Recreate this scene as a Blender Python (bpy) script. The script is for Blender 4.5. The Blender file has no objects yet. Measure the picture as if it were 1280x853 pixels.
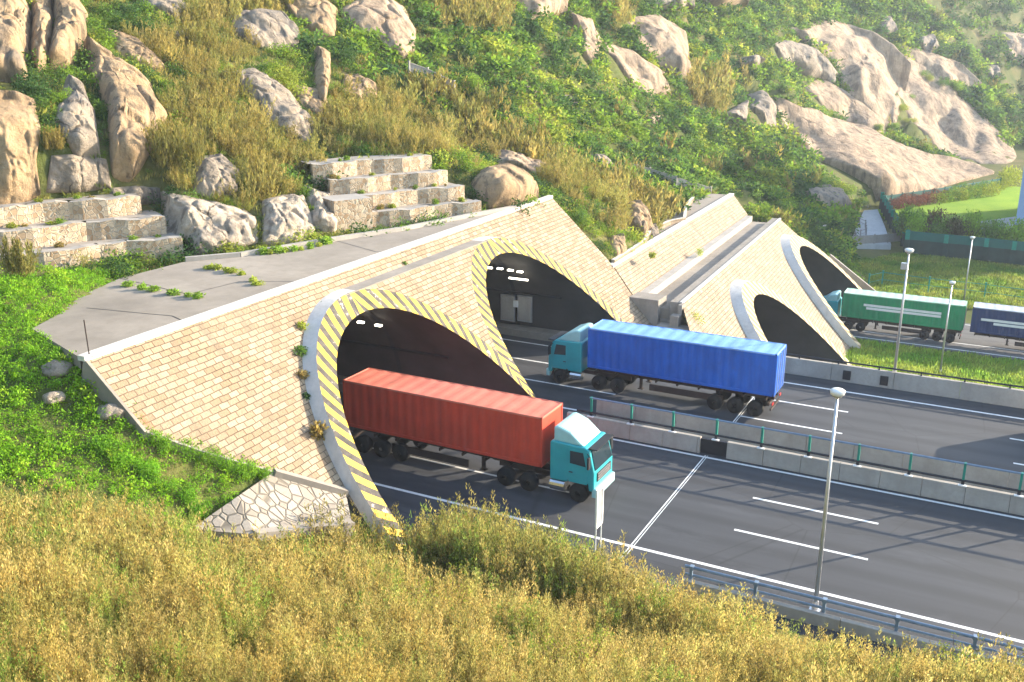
import bpy, bmesh, math, random
import numpy as np
from mathutils import Vector, Matrix, noise
random.seed(7); RS=np.random.RandomState(11)
S=bpy.context.scene; COL=S.collection
PI=math.pi
# ------------------------------------------------------------------ camera
FPX,PITCH,YAW,H=1223.1,17.075,27.69,22.0      # calibrated on the photograph (1280 px wide), metres
_p,_a=math.radians(PITCH),math.radians(YAW)
FW=np.array([-math.sin(_a)*math.cos(_p),math.cos(_a)*math.cos(_p),-math.sin(_p)])
RT=np.array([math.cos(_a),math.sin(_a),0.]); UP=np.cross(RT,FW)
def ray(px,py): return FW*FPX+RT*(px-640)-UP*(py-426.5)
def at(px,py,z=0.):
    d=ray(px,py); t=(z-H)/d[2]; return np.array([d[0]*t,d[1]*t,z])
def atD(px,py,D):
    d=ray(px,py); t=D/math.hypot(d[0],d[1]); return np.array([d[0]*t,d[1]*t,H+d[2]*t])
def proj(P):
    P=np.asarray(P,float); q=P-np.array([0,0,H]); d=q@FW
    d=np.where(d<.5,.5,d)
    return np.stack([640+FPX*(q@RT)/d,426.5-FPX*(q@UP)/d],-1)
cam=bpy.data.cameras.new('camera'); co=bpy.data.objects.new('camera',cam); COL.objects.link(co)
cam.sensor_width=36; cam.lens=36*FPX/1280; cam.clip_start=.2; cam.clip_end=3000
co.location=(0,0,H); co.rotation_euler=(math.radians(90-PITCH),0,math.radians(YAW)); S.camera=co
# ------------------------------------------------------------------ light
SUN=np.array([.66,.75]); SUN/=np.hypot(*SUN); EL=math.radians(16.5)
w=bpy.data.worlds.new('World'); S.world=w; w.use_nodes=True
nt=w.node_tree; bg=nt.nodes['Background']; sk=nt.nodes.new('ShaderNodeTexSky'); sk.sky_type='NISHITA'; sk.sun_disc=False
sk.sun_elevation=EL; sk.sun_rotation=math.atan2(SUN[0],SUN[1]); sk.air_density=1.0; sk.dust_density=1.0; sk.ozone_density=1.0
nt.links.new(sk.outputs[0],bg.inputs[0]); bg.inputs[1].default_value=.15
sl=bpy.data.lights.new('sun','SUN'); sl.energy=3.5; sl.angle=math.radians(.5); sl.color=(1,.87,.69)
so=bpy.data.objects.new('sun',sl); COL.objects.link(so)
sd=Vector((-SUN[0]*math.cos(EL),-SUN[1]*math.cos(EL),-math.sin(EL))); so.rotation_euler=sd.to_track_quat('-Z','Y').to_euler(); so.location=(60,90,60)
S.view_settings.view_transform='Standard'; S.view_settings.look='None'; S.view_settings.exposure=2.12; S.view_settings.gamma=1
S.cycles.max_bounces=6; S.cycles.transparent_max_bounces=6; S.cycles.volume_bounces=0
S.cycles.use_denoising=True
# ------------------------------------------------------------------ materials
class N:
    def __init__(s,name):
        s.m=bpy.data.materials.new(name); s.m.use_nodes=True; s.t=s.m.node_tree; s.b=s.t.nodes['Principled BSDF']
    def n(s,typ,**k):
        o=s.t.nodes.new('ShaderNode'+typ)
        for a,v in k.items():
            if a.startswith('i_'): o.inputs[int(a[2:])].default_value=v
            else: setattr(o,a,v)
        return o
    def l(s,a,b): s.t.links.new(a,b)
    def noise(s,scale,detail=5,vec=None,rough=.55,dist=0):
        o=s.n('TexNoise'); o.inputs['Scale'].default_value=scale; o.inputs['Detail'].default_value=detail; o.inputs['Roughness'].default_value=rough; o.inputs['Distortion'].default_value=dist
        if vec is not None: s.l(vec,o.inputs['Vector'])
        return o.outputs['Fac']
    def ramp(s,fac,*stops):
        r=s.n('ValToRGB'); e=r.color_ramp.elements
        while len(e)<len(stops): e.new(.5)
        for x,(p,c) in zip(e,stops):
            x.position=p; x.color=(c if hasattr(c,'__len__') else (c,c,c))[:3]+(1,) if hasattr(c,'__len__') else (c,c,c,1)
        s.l(fac,r.inputs[0]); return r.outputs[0]
    def mix(s,fac,a,b,mode='MIX'):
        o=s.n('Mix',data_type='RGBA',blend_type=mode)
        for v,i in ((fac,0),(a,6),(b,7)):
            if hasattr(v,'is_linked'): s.l(v,o.inputs[i])
            elif i==0: o.inputs[0].default_value=v
            else: o.inputs[i].default_value=tuple(v)+(1,)
        return o.outputs[2]
    def bump(s,h,strength=.5,dist=.05):
        o=s.n('Bump'); o.inputs['Strength'].default_value=strength; o.inputs['Distance'].default_value=dist; s.l(h,o.inputs['Height']); s.l(o.outputs[0],s.b.inputs['Normal'])
    def col(s,c):
        if hasattr(c,'is_linked'): s.l(c,s.b.inputs['Base Color'])
        else: s.b.inputs['Base Color'].default_value=tuple(c)+(1,)
    def set(s,rough=.8,metal=0,spec=.3):
        s.b.inputs['Roughness'].default_value=rough; s.b.inputs['Metallic'].default_value=metal; s.b.inputs['Specular IOR Level'].default_value=spec
    def geo(s): return s.n('NewGeometry').outputs['Position']
    def obj(s): return s.n('TexCoord').outputs['Object']
    def uv(s): return s.n('TexCoord').outputs['UV']
    def mapv(s,vec,sc=(1,1,1),rot=(0,0,0)):
        o=s.n('Mapping'); o.inputs['Scale'].default_value=sc; o.inputs['Rotation'].default_value=rot; s.l(vec,o.inputs['Vector']); return o.outputs[0]
def simple(name,c,rough=.6,metal=0,spec=.4,var=.12,scale=3,c2=None,bump=0):
    k=N(name); k.set(rough,metal,spec); f=k.noise(scale,5,k.geo())
    d=c2 or tuple(x*(1-var*2) for x in c)
    k.col(k.ramp(f,(.3,d),(.65,c)))
    if bump: k.bump(k.noise(scale*8,4,k.geo()),bump,.03)
    return k.m
def emis(name,c,st):
    k=N(name); k.b.inputs['Emission Color'].default_value=tuple(c)+(1,); k.b.inputs['Emission Strength'].default_value=st; k.col(c); return k.m
def concrete(name,c,stain=.35,rough=.85,scale=.6):
    k=N(name); k.set(rough,0,.25); g=k.geo()
    a=k.noise(scale,8,g,.65); b=k.noise(scale*9,6,g,.6); st=k.noise(.9,6,k.mapv(g,(1.6,1.6,.25)),.6)
    c1=k.ramp(a,(.3,tuple(x*(1-stain) for x in c)),(.7,c))
    c2=k.mix(k.ramp(b,(.45,0.),(.75,.35)),c1,tuple(x*.6 for x in c))
    c3=k.mix(k.ramp(st,(.5,0.),(.75,.45)),c2,tuple(x*.55 for x in (c[0],c[1]*.96,c[2]*.88)))
    k.col(c3); k.bump(b,.3,.02); return k.m
def brick(name,bw,rh,ca,cb,mort,rust=True):
    k=N(name); k.set(.85,0,.25); uv=k.uv()
    d=k.n('TexNoise'); d.inputs['Scale'].default_value=1.2; d.inputs['Detail'].default_value=3; k.l(uv,d.inputs['Vector'])
    vm=k.n('VectorMath',operation='MULTIPLY_ADD'); k.l(d.outputs['Color'],vm.inputs[0]); vm.inputs[1].default_value=(.09,.09,0); k.l(uv,vm.inputs[2])
    b=k.n('TexBrick'); k.l(vm.outputs[0],b.inputs['Vector']); b.inputs['Scale'].default_value=1
    b.inputs['Brick Width'].default_value=bw; b.inputs['Row Height'].default_value=rh; b.inputs['Mortar Size'].default_value=.022; b.inputs['Mortar Smooth'].default_value=.3; b.inputs['Bias'].default_value=-.15
    b.inputs['Color1'].default_value=tuple(ca)+(1,); b.inputs['Color2'].default_value=tuple(cb)+(1,); b.inputs['Mortar'].default_value=tuple(mort)+(1,)
    c=b.outputs['Color']
    f=k.noise(.25,6,uv,.6); c=k.mix(k.ramp(f,(.35,.0),(.7,.35)),c,tuple(x*.72 for x in cb))
    g=k.noise(9,5,uv,.7); c=k.mix(k.ramp(g,(.4,0.),(.8,.4)),c,tuple(x*.62 for x in ca))
    if rust:
        r=k.noise(.55,3,k.mapv(uv,(1.,.8,1))); c=k.mix(k.ramp(r,(.68,0.),(.76,.6)),c,(.3,.14,.05))
    st=k.noise(.8,5,k.mapv(uv,(1.6,.12,1)),.6); c=k.mix(k.ramp(st,(.5,0.),(.7,.5)),c,(.15,.12,.09))
    k.col(c)
    h=k.n('Math',operation='MULTIPLY_ADD'); k.l(b.outputs['Fac'],h.inputs[0]); h.inputs[1].default_value=-1.; k.l(g,h.inputs[2]); k.bump(h.outputs[0],1.,.06)
    return k.m
def rubble(name,ca,cb,mort,scale=2.2):
    k=N(name); k.set(.9,0,.2); v=k.uv()
    vo=k.n('TexVoronoi',feature='F1'); vo.inputs['Scale'].default_value=scale; k.l(v,vo.inputs['Vector'])
    ve=k.n('TexVoronoi',feature='DISTANCE_TO_EDGE'); ve.inputs['Scale'].default_value=scale; k.l(v,ve.inputs['Vector'])
    sep=k.n('SeparateColor'); k.l(vo.outputs['Color'],sep.inputs[0])
    c=k.ramp(sep.outputs[0],(.1,ca),(.5,tuple((x+y)/2 for x,y in zip(ca,cb))),(.9,cb))
    f=k.noise(12,5,v); c=k.mix(k.ramp(f,(.4,0.),(.8,.45)),c,tuple(x*.55 for x in ca))
    e=k.ramp(ve.outputs['Distance'],(.02,0.),(.09,1.)); c=k.mix(e,mort,c); k.col(c); k.bump(e,.8,.05); return k.m
def rockmat(name,ca,cb,cc,stria=0):
    k=N(name); k.set(.92,0,.15); o=k.geo()
    a=k.noise(.22,9,o,.65,.4); b=k.noise(1.6,8,o,.7); c=k.noise(14,5,o,.7)
    col=k.ramp(a,(.32,cc),(.5,ca),(.68,cb)); col=k.mix(k.ramp(b,(.46,0.),(.70,.6)),col,tuple(x*.55 for x in ca)); col=k.mix(k.ramp(k.noise(4.5,6,k.mapv(o,(1,1,.6)),.7),(.54,0.),(.74,.5)),col,tuple(x*.6 for x in cc))
    col=k.mix(k.ramp(c,(.5,0.),(.8,.35)),col,(.1,.09,.08))
    st=k.noise(.55 if stria else .9,8,k.mapv(o,(1.3,1.1,.11)),.68); col=k.mix(k.ramp(st,(.47 if stria else .52,0.),(.57,.6),(.70,.85)),col,tuple(x*.45 for x in cc))
    vo=k.n('TexVoronoi',feature='DISTANCE_TO_EDGE'); vo.inputs['Scale'].default_value=.1 if stria else .22
    dn=k.n('TexNoise'); dn.inputs['Scale'].default_value=.5; dn.inputs['Detail'].default_value=4; k.l(o,dn.inputs['Vector'])
    vm=k.n('VectorMath',operation='MULTIPLY_ADD'); k.l(dn.outputs['Color'],vm.inputs[0]); vm.inputs[1].default_value=(1.8,1.8,1.8); k.l(k.mapv(o,(1,1,.45)),vm.inputs[2]); k.l(vm.outputs[0],vo.inputs['Vector'])
    cm=k.ramp(k.noise(.35,2,o),(.5,1.),(.6,0.)); cr=k.mix(cm,k.ramp(vo.outputs['Distance'],(0.,.1),(.02,1.)),(1,1,1)); col=k.mix(cr,(.09,.07,.05),col)
    k.col(col)
    h=k.n('Math',operation='MULTIPLY_ADD'); k.l(cr,h.inputs[0]); h.inputs[1].default_value=.35; k.l(b,h.inputs[2])
    h2=k.n('Math',operation='MULTIPLY_ADD'); k.l(c,h2.inputs[0]); h2.inputs[1].default_value=.25; k.l(h.outputs[0],h2.inputs[2])
    h3=k.n('Math',operation='MULTIPLY_ADD'); k.l(st,h3.inputs[0]); h3.inputs[1].default_value=.8 if stria else .3; k.l(h2.outputs[0],h3.inputs[2])
    k.bump(h3.outputs[0],.9,.4 if stria else .4); return k.m
def paint(name,c,top=0):
    k=N(name); k.set(.5,0,.35); g=k.obj(); a=k.noise(.7,5,g,.6); st=k.noise(1.3,6,k.mapv(g,(2.5,2.5,.12)),.65); sp=k.noise(3.5,6,g,.7)
    d=k.ramp(a,(.3,tuple(x*.8 for x in c)),(.7,tuple(min(1,x*1.15) for x in c))); d=k.mix(k.ramp(st,(.5,0.),(.75,.4)),d,tuple(x*.5+.03 for x in c)); d=k.mix(k.ramp(sp,(.66,0.),(.74,.55)),d,(.12,.06,.03)); k.col(d); k.b.inputs['Roughness'].default_value=.55; return k.m
def leafmat(name,trans=.4):
    k=N(name); k.set(.75,0,.15); a=k.n('Attribute',attribute_name='Col'); k.l(a.outputs['Color'],k.b.inputs['Base Color'])
    tr=k.n('BsdfTranslucent'); k.l(a.outputs['Color'],tr.inputs[0]); mx=k.n('MixShader'); mx.inputs[0].default_value=trans
    k.l(k.b.outputs[0],mx.inputs[1]); k.l(tr.outputs[0],mx.inputs[2]); k.l(mx.outputs[0],k.t.nodes['Material Output'].inputs[0]); return k.m
M={}
M['asphalt']=None
def asphalt(name,c):
    k=N(name); k.set(.75,0,.35); g=k.geo()
    a=k.noise(.5,6,k.mapv(g,(.12,1.3,1)),.6); b=k.noise(40,3,g)
    col=k.ramp(a,(.3,tuple(x*.78 for x in c)),(.7,tuple(x*1.2 for x in c))); col=k.mix(k.ramp(b,(.4,0.),(.8,.4)),col,tuple(x*1.7 for x in c))
    tr=k.n('TexWave',wave_type='BANDS',bands_direction='Y'); tr.inputs['Scale'].default_value=.168; tr.inputs['Distortion'].default_value=.5; tr.inputs['Detail'].default_value=2; k.l(g,tr.inputs['Vector'])
    col=k.mix(k.ramp(tr.outputs['Fac'],(.4,0.),(1.,.5)),col,tuple(x*.55 for x in c)); sp=k.noise(.35,6,k.mapv(g,(.5,1.4,1)),.7); col=k.mix(k.ramp(sp,(.55,0.),(.72,.5)),col,tuple(x*1.8 for x in c)); cv=k.n('TexVoronoi',feature='DISTANCE_TO_EDGE'); cv.inputs['Scale'].default_value=.16; k.l(g,cv.inputs['Vector']); col=k.mix(k.ramp(cv.outputs['Distance'],(0.,.5),(.006,0.)),col,(.02,.02,.02)); k.col(col); k.bump(b,.25,.01); return k.m
M['asphalt']=asphalt('asphalt',(.047,.049,.054)); M['asphalt2']=asphalt('old_asphalt',(.11,.105,.1))
M['white_line']=simple('white_paint',(.8,.8,.77),.6,0,.3,.12,6)
M['concrete']=concrete('concrete',(.32,.285,.24)); M['concrete_l']=concrete('pale_concrete',(.42,.385,.335),.28); M['deck']=concrete('deck_concrete',(.36,.31,.25),.45,.9,.18)
M['coping']=simple('white_coping',(.66,.61,.54),.7,0,.2,.12,2); M['collar']=concrete('collar_white',(.60,.58,.54),.2)
M['brick']=brick('sandstone_brick',.58,.3,(.29,.20,.12),(.45,.36,.25),(.085,.058,.036))
M['brick2']=brick('pale_sandstone_brick',.75,.32,(.30,.22,.145),(.41,.33,.235),(.12,.085,.055))
M['rubble']=rubble('rubble_stone',(.32,.22,.13),(.52,.42,.30),(.40,.35,.27),3.6); M['flag']=rubble('flagstone',(.25,.215,.175),(.35,.31,.26),(.16,.14,.11),2.2)
def stripe_dark():
    k=N('worn_dark_stripe'); k.set(.85,0,.2); g=k.geo(); a=k.noise(1.6,7,g,.7)
    k.col(k.ramp(a,(.35,(.05,.047,.045)),(.6,(.12,.105,.09)),(.64,(.5,.45,.39)))); k.bump(a,.4,.03); return k.m
M['dark_stripe']=stripe_dark()
def yellow():
    k=N('worn_yellow_paint'); k.set(.6,0,.3); g=k.geo(); a=k.noise(1.3,6,g,.65); b=k.noise(4.5,7,g,.75)
    c=k.ramp(a,(.3,(.58,.35,.04)),(.65,(.74,.47,.03))); c=k.mix(k.ramp(b,(.62,0.),(.66,.8)),c,(.24,.2,.15)); k.col(c); return k.m
M['yellow']=yellow()
M['cream_stripe']=simple('faded_cream_stripe',(.58,.46,.28),.8,0,.2,.1,2); M['tan_stripe']=simple('faded_tan_stripe',(.27,.195,.10),.8,0,.2,.15,2)
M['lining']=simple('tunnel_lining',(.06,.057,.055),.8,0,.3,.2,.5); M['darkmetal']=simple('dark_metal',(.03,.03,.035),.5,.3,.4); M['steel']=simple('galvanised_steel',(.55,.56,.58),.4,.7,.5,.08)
M['bluerail']=simple('weathered_blue_rail',(.2,.27,.36),.5,.3,.4); M['green_post']=simple('green_post',(.02,.28,.2),.5,.1,.4); M['white_metal']=simple('white_metal',(.78,.78,.76),.45,.1,.4,.05)
M['rubber']=simple('rubber',(.02,.02,.02),.85,0,.2); M['chassis']=simple('chassis_paint',(.05,.035,.03),.6,.2,.3); M['glass']=simple('dark_glass',(.02,.035,.045),.08,0,.8,.05)
M['teal']=simple('teal_paint',(.02,.36,.40),.35,.1,.5,.08,1.5); M['pale_teal']=simple('pale_teal_paint',(.35,.62,.62),.35,.1,.5,.05); M['chrome']=simple('chrome',(.6,.6,.6),.2,.9,.5,.05)
M['red']=paint('red_container_paint',(.56,.055,.025)); M['redtop']=paint('pale_red_roof',(.60,.17,.11))  # container roofs paler than their walls: brightness of lit tops painted into the colour
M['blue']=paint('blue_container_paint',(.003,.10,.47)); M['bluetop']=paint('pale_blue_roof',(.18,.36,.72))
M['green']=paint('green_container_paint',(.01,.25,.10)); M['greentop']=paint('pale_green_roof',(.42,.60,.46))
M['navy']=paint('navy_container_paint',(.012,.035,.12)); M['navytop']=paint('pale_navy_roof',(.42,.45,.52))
M['lamp_lit']=emis('lit_lamp',(1,.92,.75),2.5); M['red_light']=simple('red_lens',(.5,.02,.01),.3); M['head_lens']=simple('headlight_lens',(.75,.78,.8),.1,0,.8)
M['rock']=rockmat('granite',(.40,.275,.155),(.50,.365,.22),(.26,.205,.15)); M['rockg']=rockmat('grey_granite',(.33,.27,.205),(.44,.35,.25),(.22,.2,.18)); M['rockp']=rockmat('pale_pink_granite',(.46,.335,.225),(.54,.405,.28),(.33,.25,.18),1); M['rockw']=rockmat('broken_white_granite',(.50,.41,.31),(.58,.49,.39),(.36,.3,.24))
M['leaf']=leafmat('leaf',.5); M['dryleaf']=leafmat('dry_leaf',.5); M['bark']=simple('bark',(.13,.09,.06),.9,0,.1,.2,5)
M['bluewall']=simple('blue_grey_cladding',(.30,.40,.60),.55,0,.35,.06,.2); M['paving']=concrete('pale_paving',(.50,.50,.50),.15); M['slatstone']=concrete('weathered_balustrade',(.33,.30,.27),.2)
M['teal_mesh']=simple('teal_mesh',(.012,.13,.11),.6,0,.3,.1,1); M['dark_board']=simple('dark_green_board',(.025,.06,.05),.7,0,.3,.2,1)
def groundmat():
    k=N('hill_soil'); k.set(.95,0,.1); g=k.geo(); a=k.noise(.12,7,g,.65); b=k.noise(2.,6,g,.7)
    c=k.ramp(a,(.3,(.06,.10,.02)),(.5,(.12,.13,.035)),(.7,(.20,.16,.065))); c=k.mix(k.ramp(b,(.4,0.),(.8,.6)),c,(.05,.05,.022)); k.col(c); k.bump(b,.8,.3); return k.m
def lawnmat(name,ca,cb):
    k=N(name); k.set(.95,0,.1); g=k.geo(); a=k.noise(.16,6,g,.6); b=k.noise(5,5,g,.7)
    c=k.ramp(a,(.35,ca),(.65,cb)); c=k.mix(k.ramp(b,(.4,0.),(.8,.4)),c,tuple(x*.6 for x in ca)); k.col(c); k.bump(b,.7,.15); return k.m
M['soil']=groundmat(); M['lawn']=lawnmat('mown_lawn',(.17,.30,.02),(.26,.38,.03)); M['meadow']=lawnmat('rough_meadow',(.13,.22,.03),(.28,.31,.06))
# ------------------------------------------------------------------ object helpers
def tag(o,label=None,cat=None,group=None,kind=None):
    for k,v in (('label',label),('category',cat),('group',group),('kind',kind)):
        if v: o[k]=v
    return o
def empty(name,loc=(0,0,0),rz=0,**k):
    o=bpy.data.objects.new(name,None); COL.objects.link(o); o.location=tuple(float(x) for x in loc); o.rotation_euler=(0,0,rz); o.empty_display_size=.2; return tag(o,**k)
class MB:
    def __init__(s): s.v=[]; s.f=[]; s.m=[]; s.uv=[]; s.hasuv=False
    def add(s,vs,fs,m=0,uvs=None):
        o=len(s.v); s.v+= [tuple(float(c) for c in v) for v in vs]; s.f+=[tuple(i+o for i in f) for f in fs]; s.m+=[m]*len(fs)
        if uvs is not None: s.hasuv=True; s.uv+=[tuple(u) for u in uvs]
        else: s.uv+=[(v[0]+v[1],v[2]) for v in vs]
        return s
    def box(s,c,d,m=0,rz=0,taper=1,R=None):
        x,y,z=[q/2 for q in d]; vs=[]
        for k in (-1,1):
            t=1 if k<0 else taper
            for a,b in ((-1,-1),(1,-1),(1,1),(-1,1)): vs.append(Vector((a*x*t,b*y*t,k*z)))
        if R is None: R=Matrix.Rotation(rz,3,'Z')
        vs=[R@v+Vector(c) for v in vs]
        return s.add(vs,[(3,2,1,0),(4,5,6,7),(0,1,5,4),(1,2,6,5),(2,3,7,6),(3,0,4,7)],m)
    def tube(s,pts,r,n=10,m=0,cap=True):
        pts=[Vector(tuple(float(q) for q in p)) for p in pts]; rs=r if hasattr(r,'__len__') else [r]*len(pts); vs=[]; fs=[]
        for i,p in enumerate(pts):
            t=((pts[min(i+1,len(pts)-1)]-pts[max(i-1,0)])).normalized(); u=t.orthogonal().normalized() if abs(t.z)<.99 else Vector((1,0,0)); u=(u-t*u.dot(t)).normalized(); w_=t.cross(u)
            for j in range(n): a=2*PI*j/n; vs.append(p+(u*math.cos(a)+w_*math.sin(a))*rs[i])
        for i in range(len(pts)-1):
            for j in range(n): fs.append((i*n+j,i*n+(j+1)%n,(i+1)*n+(j+1)%n,(i+1)*n+j))
        if cap: fs+=[tuple(range(n))[::-1],tuple((len(pts)-1)*n+j for j in range(n))]
        return s.add(vs,fs,m)
    def prism(s,poly,axis,lo,hi,m=0):   # poly in the plane across `axis`
        n=len(poly); mk={'y':lambda p,t:(p[0],t,p[1]),'x':lambda p,t:(t,p[0],p[1]),'z':lambda p,t:(p[0],p[1],t)}[axis]
        vs=[mk(p,lo) for p in poly]+[mk(p,hi) for p in poly]
        fs=[tuple(range(n)),tuple(range(2*n-1,n-1,-1))]+[(i,i+n,(i+1)%n+n,(i+1)%n) for i in range(n)]
        return s.add(vs,fs,m)
    def quad(s,a,b,c,d,m=0,uvs=None): return s.add([a,b,c,d],[(0,1,2,3)],m,uvs)
    def build(s,name,mats,parent=None,smooth=False,bevel=0,loc=None,fix=True):
        me=bpy.data.meshes.new(name); off=Vector(loc) if loc is not None else Vector((0,0,0))
        me.from_pydata([Vector(v)-off for v in s.v],[],s.f); me.polygons.foreach_set('material_index',s.m)
        if s.hasuv:
            ul=me.uv_layers.new(name='UVMap'); li=np.zeros(len(me.loops),np.int32); me.loops.foreach_get('vertex_index',li); ul.data.foreach_set('uv',np.array(s.uv,np.float32)[li].ravel())
        if fix:
            bm=bmesh.new(); bm.from_mesh(me); bmesh.ops.recalc_face_normals(bm,faces=bm.faces); bm.to_mesh(me); bm.free()
        for q in (mats if isinstance(mats,(list,tuple)) else [mats]): me.materials.append(q)
        o=bpy.data.objects.new(name,me); COL.objects.link(o)
        if parent is not None: o.parent=parent
        elif loc is not None: o.location=off
        if smooth: me.shade_smooth()
        if bevel:
            b=o.modifiers.new('bevel','BEVEL'); b.width=bevel; b.segments=2; b.limit_method='ANGLE'
        return o
def copy_tree(o,parent=None):
    c=o.copy(); COL.objects.link(c); c.parent=parent
    for ch in list(o.children): copy_tree(ch,c)
    return c
def npmesh(name,V,n,col,mat):       # V: (faces*n,3) loose n-gons
    me=bpy.data.meshes.new(name); nv=len(V); nf=nv//n
    me.vertices.add(nv); me.vertices.foreach_set('co',np.ascontiguousarray(V,np.float32).ravel())
    me.loops.add(nv); me.loops.foreach_set('vertex_index',np.arange(nv,dtype=np.int32))
    me.polygons.add(nf); me.polygons.foreach_set('loop_start',np.arange(0,nv,n,dtype=np.int32)); me.polygons.foreach_set('loop_total',np.full(nf,n,np.int32))
    a=me.attributes.new('Col','FLOAT_COLOR','POINT'); c=np.ones((nv,4),np.float32); c[:,:3]=col; a.data.foreach_set('color',c.ravel())
    me.update(calc_edges=True); me.materials.append(mat); return me
# ------------------------------------------------------------------ terrain
def rbf(pts):
    P=np.array([tuple(p) for p in pts],float); n=len(P)
    d=np.linalg.norm(P[:,None,:2]-P[None,:,:2],axis=2); K=np.where(d>0,d*d*np.log(d+1e-9),0)+np.eye(n)*.5
    A=np.zeros((n+3,n+3)); A[:n,:n]=K; A[:n,n]=1; A[:n,n+1:]=P[:,:2]; A[n,:n]=1; A[n+1:,:n]=P[:,:2].T
    W=np.linalg.solve(A,np.r_[P[:,2],0,0,0])
    def f(x,y):
        r=np.zeros_like(x)+W[n]+W[n+1]*x+W[n+2]*y
        for i in range(n):
            q=(x-P[i,0])**2+(y-P[i,1])**2; r=r+W[i]*.5*q*np.log(q+1e-9)
        return r
    return f
D_=atD
h1=rbf([D_(*q) for q in [(0,0,85),(200,0,95),(400,0,108),(640,0,135),(800,0,185),(900,0,230),(1000,0,290),(1130,0,345),
 (0,100,72),(200,100,78),(400,100,90),(640,100,112),(800,100,155),(950,100,215),(1100,100,285),(1200,115,325),
 (0,200,63),(200,200,67),(400,200,77),(560,200,88),(640,200,95),(760,200,118),(880,200,150),(1000,200,205),(1100,200,255),(1180,190,295),
 (760,270,88),(725,240,88),(790,300,88),(850,250,117),(900,240,140),(970,262,135),(1020,270,158),(0,-250,125),(400,-250,165),(800,-200,275),(1130,-150,440),(-300,0,85),(-300,200,62),(-300,100,72)]]
 +[at(*q) for q in [(1062,285,-8.6),(1080,258,-8.6),(1180,217,-8.6),(1255,200,-8.6),(235,322,9.6),(300,315,9.6),(420,298,9.6),(500,285,9.6),(600,266,9.6),(660,249,9.5),(480,200,13.3),(560,203,13),(100,252,13),(0,260,13)]]
 +[(0,90,-22),(0,140,-24),(5,200,-26),(12,300,-30),(30,100,-32),(-12,64,-12),(-18,95,-6),(-12,30,-6),(40,200,-40),(60,380,-45)])
h3=rbf([(0,0,18.2),(10,0,17.8),(-10,0,18.6),(0,-15,23),(-30,-10,22),(30,-5,17)]
 +[D_(*q[:3])-np.array([0,0,q[3]]) for q in [(0,850,15,1.6),(300,850,15,1.6),(640,850,16,1.6),(1000,850,23,1.6),(1280,850,28,1.3),(0,700,25,1.5),(200,700,27,1.5),(400,720,27,1.6),(640,760,26,1.6),(640,690,33,1.5),(850,770,29,1.3),(1100,830,29,1.2),
  (0,600,36,1.3),(150,610,36,1.2),(0,520,40,.3),(0,450,44,.3),(0,390,49,.2),(0,340,55,.1)]]
 +[at(345,668,2.6),at(250,664,3.1),at(300,622,3.7),np.array([-30.2,25.35,6.75]),np.array([-28.85,27.2,5.4]),np.array([-27.7,29.1,4.1]),at(100,452,9.3),D_(100,520,40.5),at(60,410,9.55),at(150,350,9.55)]
 +[(x,34.6,-.1) for x in (-14,-6,2,12,22)]+[(x,37.5,-1.6) for x in (-14,-6,2,12,22)]+[(-18,60,-12),(10,60,-14),(-60,60,4),(-60,25,10)])
def sstep(a,b,x): t=np.clip((x-a)/(b-a),0,1); return t*t*(3-2*t)
def F1(y,z,off=0.): return -22.866-.036*(y-42)-z/1.008-off
def F2(y,z,off=0.): return -11.91-.047*(y-90)-(z+8.5)/.989-off
def inpoly(P,poly):
    P=np.asarray(P,float); x,y=P[...,0],P[...,1]; r=np.zeros(x.shape,bool); n=len(poly)
    for i in range(n):
        (x1,y1),(x2,y2)=poly[i],poly[(i+1)%n]
        if y1==y2: continue
        c=((y1>y)!=(y2>y))&(x<(x2-x1)*(y-y1)/(y2-y1)+x1); r^=c
    return r
ZD=9.7
deck_px=[(110,447),(40,411),(75,392),(100,370),(150,348),(232,327),(300,321),(420,301),(500,289),(590,271),(640,262),(690,247)]
deck_w=[at(*q,ZD)[:2] for q in deck_px]; deck_w[-1]=np.array([F1(72.7,ZD,.9),72.7]); deck_w[0]=np.array([F1(25.3,ZD,.9),25.3])
def smooth_noise(x,y,s,seed=0,oct=4):
    r=np.zeros_like(x); a=1.; rs=np.random.RandomState(seed)
    for o in range(oct):
        for k in range(5):
            th=rs.rand()*2*PI; ph=rs.rand()*2*PI; f=(.7+.6*rs.rand())/s
            r+=a*np.sin((x*math.cos(th)+y*math.sin(th))*f*2*PI+ph+1.7*np.sin((y*math.cos(th)-x*math.sin(th))*f*4+ph))*.3
        a*=.5; s*=.5
    return r
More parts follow.
